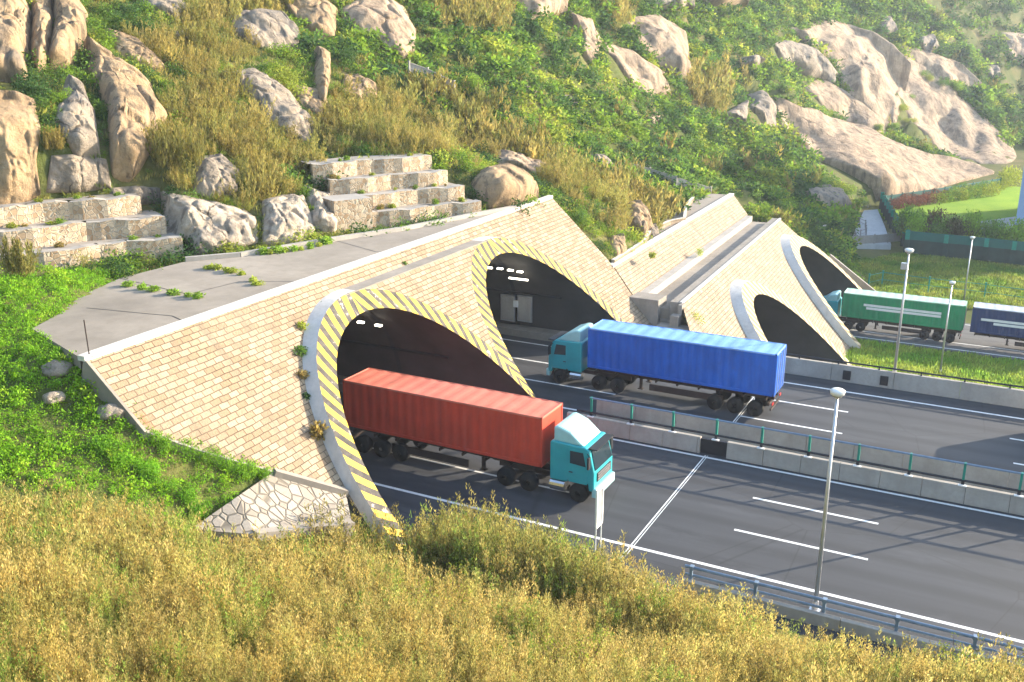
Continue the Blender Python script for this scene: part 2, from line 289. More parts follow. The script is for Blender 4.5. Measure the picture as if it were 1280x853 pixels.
def terrain(x,y):
    g=-.2-8.4*sstep(65.6,79,y)*sstep(-40,-16,x) 
    g=np.where(y>66,g,-.2)
    D=np.hypot(x,y)
    a=h1(x,y)+smooth_noise(x,y,14,1)*np.clip((D-72)/120,0,1)*2.2
    b=h3(x,y); b=np.where((y>62)|(D>75),-50,b)
    a=np.where((y<26)&(x>-44),-50,a)
    hf=-8.6+.40*(y-372+.25*x)+smooth_noise(x,y,60,3)*7; hf=np.minimum(hf,58); hf=np.where(y<352,-50,hf)
    h=np.maximum(np.maximum(g,a),np.maximum(b,hf))
    h=np.where((y<66)&(x>-21.5)&(y>34.4),-.2,h)
    h=np.where((x<-60)&(y<20)&(h<5),5+0*h,h)
    P=np.stack([x,y],-1); dk=inpoly(P,[tuple(q) for q in deck_w]); h=np.where(dk,ZD-.35,h)
    # under the first portal's slope
    zp=(-23.77-.036*(y-42)-x)*1.008
    m=(y>25.0)&(y<73.4)&(x>-34.2)&(x<-20); h=np.where(m,np.minimum(h,np.minimum(zp,ZD)-.45),h)
    # under the second portal
    u=x+.047*(y-90); zc=np.where(u>-23.9,-8.5+(-13.2-u)*.989-.6,np.where(u>-28.3,.9,np.where(u>-30.2,3.3,3.75)))
    m=(y>66)&(y<120)&(u>-30.2)&(u<-11); h=np.where(m,np.minimum(h,zc),h)
    for A,B,n_,st,hh,lo,hi in ((aL,bL,nL,1.5,1.1,-3,5.0),(aR,bR,nR,1.35,1.02,-1.2,6.2)):
        dd=(B-A)[:2]; L=np.hypot(*dd); s=(x-A[0])*n_[0]+(y-A[1])*n_[1]; u_=((x-A[0])*dd[0]+(y-A[1])*dd[1])/L; mm=(s>lo)&(s<hi)&(u_>-1.5)&(u_<L+.8); h=np.where(mm,np.minimum(h,np.maximum(ZD-.35,ZD+s/st*hh-.9)),h)
    q=proj(np.stack([x,y,np.full_like(x,LZ0)],-1)); h=np.where(inpoly(q,[(1058,322),(1066,270),(1078,258),(1250,226),(1400,225),(1400,420),(1060,345)])&(y>100),np.minimum(h,-8.72),h)
    return h
LZ0=-8.5; aL,bL=at(-60,352,9.7),at(228,318,9.7); aR,bR=at(436,287,9.7),at(600,268,9.7)
nL=(bL-aL)/np.linalg.norm(bL-aL); nL=np.array([-nL[1],nL[0],0]); nR=(bR-aR)/np.linalg.norm(bR-aR); nR=np.array([-nR[1],nR[0],0])
def grow(a,b,st,r,lim):
    o=[b]; s=st
    while o[-1]<lim: s*=r; o.append(o[-1]+s)
    return o[1:]
ys=np.array([-q for q in grow(0,14,1.2,1.3,60)][::-1]+list(np.arange(-14,82,.8))+list(np.arange(82,130,1.4))+grow(0,130,1.6,1.03,900))
xs=np.array([-q for q in grow(0,72,.9,1.06,520)][::-1]+list(np.arange(-72,16,.8))+grow(0,16,1,1.14,500))
GX,GY=np.meshgrid(xs,ys); GZ=terrain(GX,GY)
def height(x,y):
    x=np.asarray(x,float); y=np.asarray(y,float)
    i=np.clip(np.searchsorted(xs,x)-1,0,len(xs)-2); j=np.clip(np.searchsorted(ys,y)-1,0,len(ys)-2)
    u=np.clip((x-xs[i])/(xs[i+1]-xs[i]),0,1); v=np.clip((y-ys[j])/(ys[j+1]-ys[j]),0,1)
    return GZ[j,i]*(1-u)*(1-v)+GZ[j,i+1]*u*(1-v)+GZ[j+1,i]*(1-u)*v+GZ[j+1,i+1]*u*v
def hit(px,py,d0=12):
    d=ray(px,py); d=d/math.hypot(d[0],d[1]); t=np.concatenate([np.arange(d0,130,.15),np.arange(130,900,.5)])
    z=H+d[2]*t; g=height(d[0]*t,d[1]*t); k=np.argmax(z<g); t=t[k] if (z<g).any() else 600.
    return np.array([d[0]*t,d[1]*t,H+d[2]*t])
def hits(Q,d0=15.):
    Q=np.asarray(Q,float); d=FW[None]*FPX+RT[None]*(Q[:,:1]-640)-UP[None]*(Q[:,1:2]-426.5); d=d/np.hypot(d[:,0],d[:,1])[:,None]
    T=np.exp(np.linspace(math.log(d0),math.log(800),420)); lo=np.full(len(Q),800.); hi=np.full(len(Q),800.); done=np.zeros(len(Q),bool)
    for a,b in zip(T[:-1],T[1:]):
        k=np.where(~done)[0]
        if not len(k): break
        u=H+d[k,2]*b<height(d[k,0]*b,d[k,1]*b); lo[k[u]]=a; hi[k[u]]=b; done[k[u]]=True
    for _ in range(12):
        m_=(lo+hi)/2; u=H+d[:,2]*m_<height(d[:,0]*m_,d[:,1]*m_); hi=np.where(u,m_,hi); lo=np.where(u,lo,m_)
    return np.stack([d[:,0]*hi,d[:,1]*hi,H+d[:,2]*hi],1)
def normal(x,y,e=1.5): 
    n=np.array([height(x-e,y)-height(x+e,y),height(x,y-e)-height(x,y+e),2*e]); return n/np.linalg.norm(n)
ny,nx=GX.shape
CX=(GX[:-1,:-1]+GX[1:,1:])/2; CY=(GY[:-1,:-1]+GY[1:,1:])/2; CU=CX+.047*(CY-90)
kill=((CY>32.3)&(CY<66.8)&(CX>-34.4)&(CX<-20.5))|((CY>76.5)&(CY<119.5)&(CU>-25.2)&(CU<-10))
idx=np.arange(ny*nx).reshape(ny,nx); Q=np.stack([idx[:-1,:-1],idx[:-1,1:],idx[1:,1:],idx[1:,:-1]],-1)[~kill].reshape(-1,4)
me=bpy.data.meshes.new('ground'); me.vertices.add(ny*nx); me.vertices.foreach_set('co',np.stack([GX,GY,GZ],-1).astype(np.float32).ravel())
me.loops.add(len(Q)*4); me.loops.foreach_set('vertex_index',Q.astype(np.int32).ravel()); me.polygons.add(len(Q)); me.polygons.foreach_set('loop_start',np.arange(0,len(Q)*4,4,dtype=np.int32)); me.polygons.foreach_set('loop_total',np.full(len(Q),4,np.int32)); me.update(calc_edges=True)
me.materials.append(M['soil']); me.shade_smooth(); go=bpy.data.objects.new('ground',me); COL.objects.link(go); tag(go,'green and ochre scrub covered hillside and flat ground around the motorway',None,None,'structure')
# ------------------------------------------------------------------ tunnel portals
def arc(yc,R,zs,zg,w=0,n=40):
    """upright tunnel profile from the -y foot over the crown to the +y foot, offset outward by w"""
    r=R+w; a0=-math.asin(min(1,(zs-zg)/R)) if zs>zg else 0.0
    return [(yc-r*math.cos(a0+(PI-2*a0)*i/n),zs+r*math.sin(a0+(PI-2*a0)*i/n)) for i in range(n+1)]
def slope_face(name,poly,F,off,mat,parent,holes=()):
    from mathutils.geometry import tessellate_polygon
    loops=[[Vector((p[0],p[1],0)) for p in poly]]+[[Vector((p[0],p[1],0)) for p in h] for h in holes]
    flat=[p for L in loops for p in L]; tri=tessellate_polygon(loops)
    m=MB(); m.add([(F(p.x,p.y,off),p.x,p.y) for p in flat],[tuple(t) for t in tri],0,[(p.x,p.y*1.414) for p in flat])
    return m.build(name,mat,parent)
def ring(yc,R,zs,zg,wd,F,ymin,ymax,depth,period,parent,mats,collar,shift=.8,back=1.):
    n=160; I=[]; O=[]
    a0=-.02
    for i in range(n+1):
        a=a0+(PI-2*a0)*i/n; c,s=-math.cos(a),math.sin(a); w_=wd
        y=yc+(R+w_)*c
        if y<ymin and c<0: w_=(ymin-yc)/c-R
        if y>ymax and c>0: w_=(ymax-yc)/c-R
        I.append((yc+R*c,max(zg-.25,zs+R*s))); O.append((yc+(R+w_)*c,max(zg-.25,zs+(R+w_)*s)))
    P3=lambda q,o=0: np.array([F(q[0],q[1],o),q[0],q[1]])
    def lenpar(L):
        d=[0.]
        for p,q in zip(L[:-1],L[1:]): d.append(d[-1]+np.linalg.norm(P3(p)-P3(q)))
        return np.array(d)
    dm=lenpar(I); ap=dm[n//2]
    def samp(L,s): 
        s=np.clip(s,0,dm[-1]); return (np.interp(s,dm,[q[0] for q in L]),np.interp(s,dm,[q[1] for q in L]))
    m=MB()
    for side in (-1,1):
        L=ap if side<0 else dm[-1]-ap
        cnt=int(L/period*2)+3
        for k in range(cnt):
            s0=k*period/2; s1=s0+period/2
            for r0,r1 in ((0,.5),(.5,1.)):
                def pt(s,r):
                    s=max(0,min(L,s-shift*(r))) if True else s
                    q=ap+side*s; a,b=samp(I,q),samp(O,q); y=a[0]*(1-r)+b[0]*r; z=a[1]*(1-r)+b[1]*r; return P3((y,z))
                q=[pt(s0,r0),pt(s1,r0),pt(s1,r1),pt(s0,r1)]
                if np.linalg.norm(q[0]-q[1])+np.linalg.norm(q[2]-q[3])<1e-4: continue
                m.add(q,[(0,1,2,3)],(k+(side>0))%2)
    bm_=m.build('striped_ring',mats,parent)
    m=MB()
    # outer collar flank, inner lining
    for i in range(n):
        m.quad(P3(O[i]),P3(O[i+1]),P3(O[i+1],back),P3(O[i],back))
    m.build('collar',collar,parent,smooth=True)
    m=MB(); X=[(-1.5,None)]
    for i in range(n):
        a,b=P3(I[i]),P3(I[i+1]); m.quad(a,b,np.array([a[0]-1.1,*a[1:]]),np.array([b[0]-1.1,*b[1:]])[[0,1,2]]) if False else None
        xs_=[0,6,14,30,depth]
        for x0,x1 in zip(xs_[:-1],xs_[1:]):
            m.quad((a[0]-x0,a[1],a[2]),(b[0]-x0,b[1],b[2]),(b[0]-x1,b[1],b[2]),(a[0]-x1,a[1],a[2]))
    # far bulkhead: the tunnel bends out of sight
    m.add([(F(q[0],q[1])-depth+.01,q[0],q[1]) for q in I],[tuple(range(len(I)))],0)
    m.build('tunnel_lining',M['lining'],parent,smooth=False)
    return I,O
P1=empty('tunnel_portal',(-23,50,0),label='near twin tunnel portal of sandstone blocks with yellow and black striped rings',cat='tunnel portal')
P1.location=(0,0,0)
YC1,YC2,YM,R1,ZS1,WD=41.46,57.87,49.66,8.17,-.18,.95
kids=[]
st=[M['yellow'],M['dark_stripe']]
I1,O1=ring(YC1,R1,ZS1,0,WD,F1,-99,YM-.004,95,.86,P1,st,M['collar'],.55,.95)
I2,O2=ring(YC2,R1,ZS1,0,WD,F1,YM+.004,99,95,.86,P1,st,M['collar'],.55,.95)
# rear slope plane: stepped outline round the two mouths
w0=WD-.12
arcA=[q for q in arc(YC1,R1,ZS1,0,w0,60) if q[0]<=YM and q[1]>-.3]; arcB=[q for q in arc(YC2,R1,ZS1,0,w0,60) if q[0]>=YM and q[1]>-.3]
polyR=[(25.35,ZD),(72.7,ZD),(73.45,4.77),(72.75,2.15),(72.3,.2)]+[(arcB[-1][0],.2)]+arcB[::-1]+arcA[::-1]+[(32.6,.4),(32.4,2.2),(29.66,4.15),(27.5,5.55),(25.6,6.95)]
slope_face('brick_slope',polyR,F1,.9,M['brick'],P1)
# proud infill between the two mouths, up to the berm
ZB=8.92
fa=[q for q in arc(YC1,R1,ZS1,0,WD-.03,80) if q[0]>=YC1 and q[0]<=YM]; fb=[q for q in arc(YC2,R1,ZS1,0,WD-.03,80) if q[0]<=YC2 and q[0]>=YM]
slope_face('brick_infill',fa+fb+[(YC2,ZB),(YC1,ZB)],F1,.002,M['brick'],P1)
m=MB(); m.add([(F1(YC1,ZB,-.06),YC1-.5,ZB),(F1(YC2,ZB,-.06),YC2+.3,ZB),(F1(YC2,ZB,.92),YC2+.3,ZB),(F1(YC1,ZB,.92),YC1-.5,ZB),(F1(YC1,ZB,-.06),YC1-.5,ZB-.14),(F1(YC2,ZB,-.06),YC2+.3,ZB-.14)],[(0,1,2,3),(0,1,5,4)]); m.build('berm_ledge',M['concrete'],P1)
# white coping on the top edge
m=MB(); m.add([(F1(25.2,ZD,.9)+.1,25.2,ZD+.12),(F1(72.8,ZD,.9)+.1,72.8,ZD+.12),(F1(72.8,ZD,.9)-.32,72.8,ZD+.12),(F1(25.2,ZD,.9)-.32,25.2,ZD+.12),(F1(25.2,ZD,.9)+.1,25.2,ZD-.1),(F1(72.8,ZD,.9)+.1,72.8,ZD-.1),(F1(72.8,ZD,.9)-.32,72.8,ZD-.1),(F1(25.2,ZD,.9)-.32,25.2,ZD-.1)],[(0,1,2,3),(7,6,5,4),(0,1,5,4),(1,2,6,5),(2,3,7,6),(3,0,4,7)])
m.build('coping',M['coping'],P1)
# deck slab
m=MB(); dp=[tuple(q) for q in deck_w]; dp=[(x-.32 if i in (0,len(dp)-1) else x,y) for i,(x,y) in enumerate(dp)]; m.prism(dp,'z',ZD-.5,ZD+.0); m.build('deck_slab',M['deck'],P1)
# slab joints and a kerb along the rock foot
m=MB()
kp=[at(*q,ZD) for q in [(232,327),(300,321),(420,301),(500,289),(590,271),(645,261)]]
for a,b in zip(kp[:-1],kp[1:]):
    d=b-a; L=np.hypot(d[0],d[1]); c=(a+b)/2; m.box((c[0],c[1],ZD+.13),(L,.3,.26),0,math.atan2(d[1],d[0]))
m.build('kerb',M['concrete_l'],P1)
for q in ([(150,348),(235,368),(300,352),(380,352)],[(108,385),(180,392),(215,395),(230,402)],[(420,301),(470,315),(520,311)]):
    pts=[at(*p,ZD+.004) for p in q]; m=MB()
    for a,b in zip(pts[:-1],pts[1:]):
        d=b-a; nrm=np.array([-d[1],d[0],0])/np.hypot(d[0],d[1])*.035; m.quad(a-nrm,b-nrm,b+nrm,a+nrm)
    m.build('joint_crack',M['darkmetal'],P1)
# edge beam on the left end of the slope
m=MB(); ed=[(25.35,ZD),(25.6,6.95),(27.5,5.55),(29.66,4.15),(32.4,2.2)]
for (y0,z0),(y1,z1) in zip(ed[:-1],ed[1:]):
    a=np.array([F1(y0,z0,.9),y0,z0]); b=np.array([F1(y1,z1,.9),y1,z1]); m.add([a+(.03,0,.03),b+(.03,0,.03),b+(.03,-.14,.03),a+(.03,-.14,.03),a+(-.4,0,-1.2),b+(-.4,0,-1.2),b+(-.4,-.14,-1.2),a+(-.4,-.14,-1.2)],[(0,1,2,3),(7,6,5,4),(0,1,5,4),(1,2,6,5),(2,3,7,6),(3,0,4,7)])
m.build('edge_beam',M['concrete'],P1)
# tunnel fittings: walkway, lamps, doors
for yc in (YC1,YC2):
    m=MB(); 
    for s in (-1,1): m.box((-76,yc+s*7.45,.2),(96,1.3,.7))
    m.build('walkway',M['concrete'],P1)
    m=MB(); m.box((-76,yc+7.3,3.4),(92,.3,.12)); m.box((-76,yc+7.45,3.7),(92,.06,.06)); m.build('cable_tray',M['darkmetal'],P1)
    for x in (-34,-42,-50,-60):
        m=MB(); q=[(yc-8.12*math.cos(PI*i/32),ZS1+8.12*math.sin(PI*i/32)) for i in range(33)]
        for (y0_,z0_),(y1_,z1_) in zip(q[:-1],q[1:]): m.quad((x-.15,y0_,z0_),(x-.15,y1_,z1_),(x+.15,y1_,z1_),(x+.15,y0_,z0_))
        m.build('lining_joint',M['darkmetal'],P1,fix=False)
LX=-44
for q,l in (((587,337),0),((625,337),0),((637,339),0),((650,340),0)): pass
def inner_pt(px,py,yc,r=7.9):
    d=ray(px,py); o=np.array([0,0,H]); t=np.linspace(.01,.2,9000); P=o+d*t[:,None]
    # the far inside wall of the tube, seen from outside
    e=np.hypot(P[:,1]-yc,P[:,2]-ZS1)-r; s=np.where((e[:-1]<0)&(e[1:]>=0))[0]; return P[s[-1]] if len(s) else None
for yc,pxs in ((YC2,((612,335),(625,336),(638,338),(650,340))),(YC1,((451,403),(473,407)))):
    for q in pxs:
        p=inner_pt(*q,yc,7.6)
        if p is None: continue
        m=MB(); m.box((p[0],p[1],p[2]),(.42,.2,.1),0,.0); m.build('tunnel_lamp',M['lamp_lit'],P1)
p=inner_pt(648,349,YC2,7.6)
if p is not None: m=MB(); m.box(p,(1.6,.12,.1)); m.build('strip_lamp',M['lamp_lit'],P1)
for q in ((635,385),(656,386)):
    p=inner_pt(*q,YC2,7.75)
    if p is not None:
        m=MB(); m.box((p[0],p[1],p[2]),(1.25,.12,2.1)); m.box((p[0],p[1]-.08,p[2]),(1.05,.06,1.85),1); m.build('service_door',[M['steel'],M['concrete_l']],P1)
p=inner_pt(645,380,YC2,7.75)
if p is not None: m=MB(); m.box(p,(.4,.2,.5)); m.build('control_box',M['white_metal'],P1)
# stone apron at the foot of the slope
AP=empty('stone_apron',(0,0,0),label='crazy paved stone apron below the left end of the near brick slope',cat='stone apron')
ap=[at(342,590,4.05),at(432,615,2.35),at(440,655,1.9),at(318,668,3.0),at(238,662,3.45),at(298,620,4.0)]
m=MB(); nA=len(ap); m.add([(*p[:2],p[2]) for p in ap]+[(*p[:2],p[2]-1.4) for p in ap],[tuple(range(nA))]+[(i,(i+1)%nA,(i+1)%nA+nA,i+nA) for i in range(nA)],0,[(p[0],p[1]) for p in ap]*2); m.build('paving',M['flag'],AP)
m=MB()
for a,b in ((ap[0],ap[1]),(ap[2],ap[3])):
    d=b-a; L=np.linalg.norm(d); c=(a+b)/2; R=Matrix.Rotation(math.atan2(d[1],d[0]),3,'Z')@Matrix.Rotation(-math.asin(d[2]/L),3,'Y'); m.box((c[0],c[1],c[2]-.05),(L,.45,.34),0,0,1,R)
m.build('kerb',M['concrete'],AP)
# ---- second portal (faded rings), beyond and lower
P2=empty('tunnel_portal',(0,0,0),label='far twin tunnel portal with faded cream striped rings and a ribbed deck with steps',cat='tunnel portal')
ZG=-8.5; R2,ZS2,WD2=7.94,ZG+.53,1.08; YC3,YC4=85.9,110.2
st2=[M['cream_stripe'],M['tan_stripe']]
ring(YC3,R2,ZS2,ZG,WD2,F2,-99,999,60,.95,P2,st2,M['collar'],.5,1.2)
ring(YC4,R2,ZS2,ZG,WD2,F2,-99,999,60,.95,P2,st2,M['collar'],.5,1.2)
w0=WD2-.12; A3=[q for q in arc(YC3,R2,ZS2,ZG,w0,60)]; A4=[q for q in arc(YC4,R2,ZS2,ZG,w0,60)]
ZT2=2.1
slope_face('brick_slope',[(66.6,ZG+.1),(66.6,.1),(69,.1),(72.6,ZT2),(114.6,ZT2),(121.5,-7.6),(121.5,ZG+.1)]+[(A4[-1][0],ZG+.1)]+A4[::-1]+[(A4[0][0],ZG+.1),(A3[-1][0],ZG+.1)]+A3[::-1]+[(A3[0][0],ZG+.1)],F2,1.1,M['brick2'],P2)
G2=lambda y,u,z: (u-.047*(y-90),y,z)
YD0,YD1=72.5,114.8; UP0=-13.01-(ZT2-ZG)/.989   # slope top edge (u)
def strip2(name,u0,u1,zb,zt,mat,y0=YD0,y1=YD1):
    m=MB(); a=[G2(y0,u0,0),G2(y1,u0,0),G2(y1,u1,0),G2(y0,u1,0)]
    m.prism([(p[0],p[1]) for p in a],'z',zb,zt); return m.build(name,mat,P2,bevel=.02)
UF=-27.73
strip2('parapet',UP0,UP0-.95,-2,ZT2+.06,M['concrete']); strip2('parapet_coping',UP0+.06,UP0-.16,ZT2-.1,ZT2+.14,M['coping'])
strip2('deck_slab',UP0-.96,UF+.7,.6,1.55,M['deck']); strip2('foot_kerb',UF+.72,UF-.02,.3,ZT2+.1,M['concrete_l'])
m=MB(); us=UF+.5-.047*0
y0,y1=71.6,115.6; ztop=4.3
def U2(y,z): return (UF-(z-2.15)/1.0-.047*(y-90),y,z)
q=[U2(72.6,2.15),U2(y1,2.15),U2(y1+1,ztop),U2(73.4,ztop)]
m.add(q,[(0,1,2,3)],0,[(p[1],p[2]*1.414) for p in q]); m.build('upper_brick_slope',M['brick2'],P2)
m=MB(); a=[U2(73.2,ztop),U2(y1+1.2,ztop)]; m.prism([(a[0][0]+.05,a[0][1]),(a[1][0]+.05,a[1][1]),(a[1][0]-.5,a[1][1]),(a[0][0]-.5,a[0][1])],'z',ztop-.2,ztop+.1); m.build('upper_coping',M['coping'],P2)
m=MB(); m.prism([(a[0][0]-.5,a[0][1]+.3),(a[1][0]-.5,a[1][1]),(a[1][0]-3.2,a[1][1]),(a[0][0]-2.6,a[0][1]+4)],'z',ztop-1,ztop-.12); m.build('upper_platform',M['deck'],P2)
# end block, steps, platform, planter
xb0=G2(YD0,UF,0)[0]; xb1=xb0+2.3; xs1=xb1+1.95; xp1=G2(YD0,UP0,0)[0]
m=MB(); m.prism([(xb0-.2,YD0-.6),(xb1,YD0-.6),(xb1,YD0+1.4),(xb0-.2,YD0+1.4)],'z',.1,ZT2+.18); m.build('end_block',M['concrete'],P2,bevel=.03)
m=MB()
for i in range(5): m.box(((xb1+xs1)/2,YD0-.45+i*.36+.9,.3+i*.14),(xs1-xb1-.02,1.8,.28+i*.28-.01))
m.build('steps',M['concrete'],P2,bevel=.015)
m=MB(); m.prism([(xs1,YD0-.6),(xp1-.1,YD0-.6),(xp1-.1,YD0+.35),(xs1,YD0+.35)],'z',.1,ZT2+.02); m.box((xp1-.1,YD0-1.0,.75),(.7,.8,1.3)); m.build('front_wall',M['concrete'],P2,bevel=.03)
m=MB(); pp=[(-25.6,67.2),(F2(67.2,.1,1.1),67.2),(F2(YD0,.1,1.1),YD0+.2),(-26.2,YD0+.2)]; m.add([(x,y,.12) for x,y in pp]+[(x,y,-1) for x,y in pp],[(0,1,2,3),(0,1,5,4),(1,2,6,5),(2,3,7,6),(3,0,4,7)],0,[(x,y) for x,y in pp]*2); m.build('platform',M['flag'],P2)
m=MB(); m.box(((xs1+xp1)/2-.2,YD0-1.35,.32),(2.6,1.3,.5)); m.build('planter_kerb',M['concrete'],P2,bevel=.03)
# right wing wall of the far portal and retaining block behind
m=MB(); wq=[at(1040,316,-2.2),at(1086,358,-8.2)]; m.add([(wq[0][0],118.5,-2.2),(wq[0][0]+7.2,122.5,ZG),(wq[0][0]-2.5,122.5,ZG),(wq[0][0],118.2,-2.2),(wq[0][0]+7.2,122.2,ZG),(wq[0][0]-2.5,122.2,ZG)],[(0,1,2),(5,4,3),(0,1,4,3),(1,2,5,4),(2,0,3,5)],0); m.build('wing_wall',M['slatstone'],P2)
# ------------------------------------------------------------------ roads
def sheet(name,x0,x1,y0,y1,z,mat,label,th=.15):
    m=MB(); m.prism([(x0,y0),(x1,y0),(x1,y1),(x0,y1)],'z',z-th,z); o=m.build(name,mat); tag(o,label,None,None,'structure'); return o
sheet('road',-121,260,33.35,49.6,0,M['asphalt'],'near motorway carriageway of dark asphalt'); sheet('road',-121,260,49.75,65.95,0,M['asphalt'],'far motorway carriageway of dark asphalt')
sheet('road',-75,260,78.2,93.4,ZG+.05,M['asphalt2'],'hidden lower carriageway beyond the far barrier'); sheet('road',-75,260,105.6,117.6,ZG+.05,M['asphalt2'],'pale lower carriageway of the container lorries')
mk=MB()
def line(y,x0,x1,z=.004,wd=.2): mk.quad((x0,y-wd/2,z),(x1,y-wd/2,z),(x1,y+wd/2,z),(x0,y+wd/2,z))
YN,YF=37.78,56.06
line(YN,-118,240); line(YN+11.25,-118,240); line(YF-3.75,-118,240); line(YF+7.5,-118,240,wd=.2)
def dashes(y,x0,xs_,n,solid_to): 
    line(y,-118,solid_to,wd=.17)
    for i in range(n): line(y,x0+xs_*i,x0+xs_*i+6,wd=.17)
dashes(YN+3.75,at(918,662)[0],15,12,at(720,618)[0]); dashes(YN+7.5,at(942,621)[0],15,12,at(720,575)[0])
dashes(YF,at(928,518)[0],15,12,at(771,492)[0]); dashes(YF+3.75,at(940.6,494.8)[0],15,12,at(712,459)[0])
# transverse joint at the end of the tunnel apron
xj=at(840,622)[0]
for dx,hw in ((-.06,.035),(.07,.02)): mk.quad((xj+dx-hw,35.6,.0045),(xj+dx+hw,35.6,.0045),(xj+dx+hw,49.3,.0045),(xj+dx-hw,49.3,.0045)); mk.quad((xj+dx-hw,52.2,.0045),(xj+dx+hw,52.2,.0045),(xj+dx+hw,65,.0045),(xj+dx-hw,65,.0045))
for y in (106.4,108.9,116.9): mk.quad((-60,y-.1,ZG+.056),(240,y-.1,ZG+.056),(240,y+.1,ZG+.056),(-60,y+.1,ZG+.056))
o=mk.build('road_markings',M['white_line']); tag(o,'white lane lines on the motorway',None,None,'structure')
# ------------------------------------------------------------------ barriers
def jersey(name,y,x0,x1,hgt,parent,seg=2.0,base=.32,top=.2,gap=None,z0=0.):
    m=MB(); x=x0
    while x<x1:
        e=min(x+seg,x1); 
        if not(gap and gap[0]<x+seg/2<gap[1]): m.prism([(y-base,z0),(y+base,z0),(y+base,z0+.12),(y+top,z0+hgt-.02),(y+top-.02,z0+hgt),(y-top+.02,z0+hgt),(y-top,z0+hgt-.02),(y-base,z0+.12)],'x',x+.012,e-.012)
        x=e
    return m.build(name,M['concrete_l'],parent)
def rail(parent,y,z,x0,x1,mat,r=.055,name='rail'):
    m=MB(); m.tube([(x0,y,z),(x1,y,z)],r,8); return m.build(name,mat,parent)
X0=-22.3; XE=72.
B1=empty('concrete_barrier',(0,0,0),label='near median concrete barrier carrying green posts, a black rail and a high rail',cat='barrier')
jersey('barrier_wall',49.62,X0,xj-.45,.92,B1,2.,.22,.14); jersey('barrier_wall',49.62,xj+1.05,150,.92,B1,2.,.22,.14)
m=MB(); m.box((xj+.3,49.66,.42),(1.5,.2,.84)); m.build('joint_plate',M['darkmetal'],B1); rail(B1,49.62,1.16,X0+.6,150,M['darkmetal'],.065)
x=X0+1.5
while x<16:
    m=MB(); m.box((x,49.62,1.05),(.15,.12,.3)); m.box((x,49.5,.94),(.4,.2,.05),1); m.build('rail_bracket',[M['darkmetal'],M['white_metal']],B1); x+=2.5
m=MB(); x=17.5
while x<150: m.box((x,49.62,1.05),(.15,.12,.3)); x+=2.5
m.build('rail_bracket',M['darkmetal'],B1)
rail(B1,49.62,2.06,X0+1.4,150,M['bluerail'],.06); x=X0+1.5
while x<16:
    m=MB(); m.box((x,49.64,1.5),(.12,.11,1.16)); m.box((x,49.62,2.06),(.1,.2,.1)); m.build('post',M['green_post'],B1); x+=2.5
m=MB(); x=17.5
while x<150: m.box((x,49.64,1.5),(.12,.11,1.16)); x+=2.5
m.build('post',M['green_post'],B1)
B2=empty('concrete_barrier',(0,0,0),label='plain median concrete barrier on the far side standing behind the green posts',cat='barrier')
jersey('barrier_wall',51.75,X0+1,150,1.2,B2,2.5,.2,.13)
B3=empty('concrete_barrier',(0,0,0),label='outer concrete barrier along the far edge of the motorway beside the grass',cat='barrier')
jersey('barrier_wall',65.75,-22,150,1.12,B3,4.,.25,.15); rail(B3,65.75,1.32,-21,150,M['darkmetal'],.06)
x=-20
while x<14:
    m=MB(); m.box((x,65.75,1.2),(.1,.12,.26)); m.build('rail_post',M['darkmetal'],B3); x+=2.6
for px in (1058,1108): 
    xx=at(px,470,.5)[0]; m=MB(); m.box((xx,65.49,.5),(.5,.1,.62)); m.build('drain_cover',M['darkmetal'],B3)
B4=empty('guard_rail',(0,0,0),label='near roadside guard rail of two blue grey pipes on a low concrete kerb',cat='guard rail')
jersey('kerb_wall',35.35,-10.5,80,.5,B4,3.2,.16,.13); rail(B4,35.6,.98,-10.5,80,M['bluerail'],.07); rail(B4,35.6,.62,-10.5,80,M['bluerail'],.06)
x=-10.2
while x<9:
    m=MB(); m.box((x,35.52,.55),(.12,.12,1.05)); m.box((x,35.6,.98),(.16,.2,.16)); m.build('post',M['bluerail'],B4); x+=2.7
# ------------------------------------------------------------------ lamp posts
def solve_z(x,y,py,z0):
    zz=np.arange(z0,z0+16,.02); q=proj(np.stack([np.full_like(zz,x),np.full_like(zz,y),zz],-1)); return zz[np.argmin(abs(q[:,1]-py))]
def lamp(P,ztop,label,k=1.,box=False,plate=True):
    r=empty('street_lamp',P,label=label,cat='street lamp',group='street lamps along the motorway'); h=ztop-P[2]
    m=MB(); m.tube([(0,0,0),(0,0,h-.3)],[.095*k,.055*k],12); m.build('pole',M['steel'],r,smooth=True)
    if plate:
        m=MB(); m.box((0,0,.03),(.42*k,.42*k,.06)); m.tube([(0,0,.06),(0,0,.4)],[.14*k,.11*k],12); m.build('base_plate',M['steel'],r)
    m=MB(); m.tube([(0,0,h-.36),(0,0,h-.28),(0,0,h-.2)],[.07*k,.12*k,.2*k],16); m.tube([(0,0,h-.2),(0,0,h-.05),(0,0,h),(0,0,h+.03)],[.25*k,.28*k,.22*k,.1*k],16); m.build('lamp_head',M['white_metal'],r,smooth=True)
    m=MB(); m.tube([(0,0,h-.28),(0,0,h-.2)],[.17*k,.21*k],16); m.build('diffuser',M['concrete_l'],r)
    if box: m=MB(); m.box((-.18*k,0,h-1.15),(.4,.25,.42)); m.build('control_box',M['steel'],r,bevel=.02)
    return r
q=at(1018,770); q[2]=.3; lamp(q,solve_z(q[0],q[1],487,0),'tall steel street lamp rising from the guard rail in front of the near carriageway')
q=at(1116,470,1.0); q[1]=66.1; q=np.array([at(1116,470,1.0)[0],66.05,.9]); lamp(q,solve_z(q[0],q[1],311,0),'steel street lamp bolted behind the far barrier with a small box below its head',1,True)
q=at(1175,467,ZG+.1); lamp(q,solve_z(q[0],q[1],352,ZG),'slim street lamp on the grass strip before the green lorry',1)
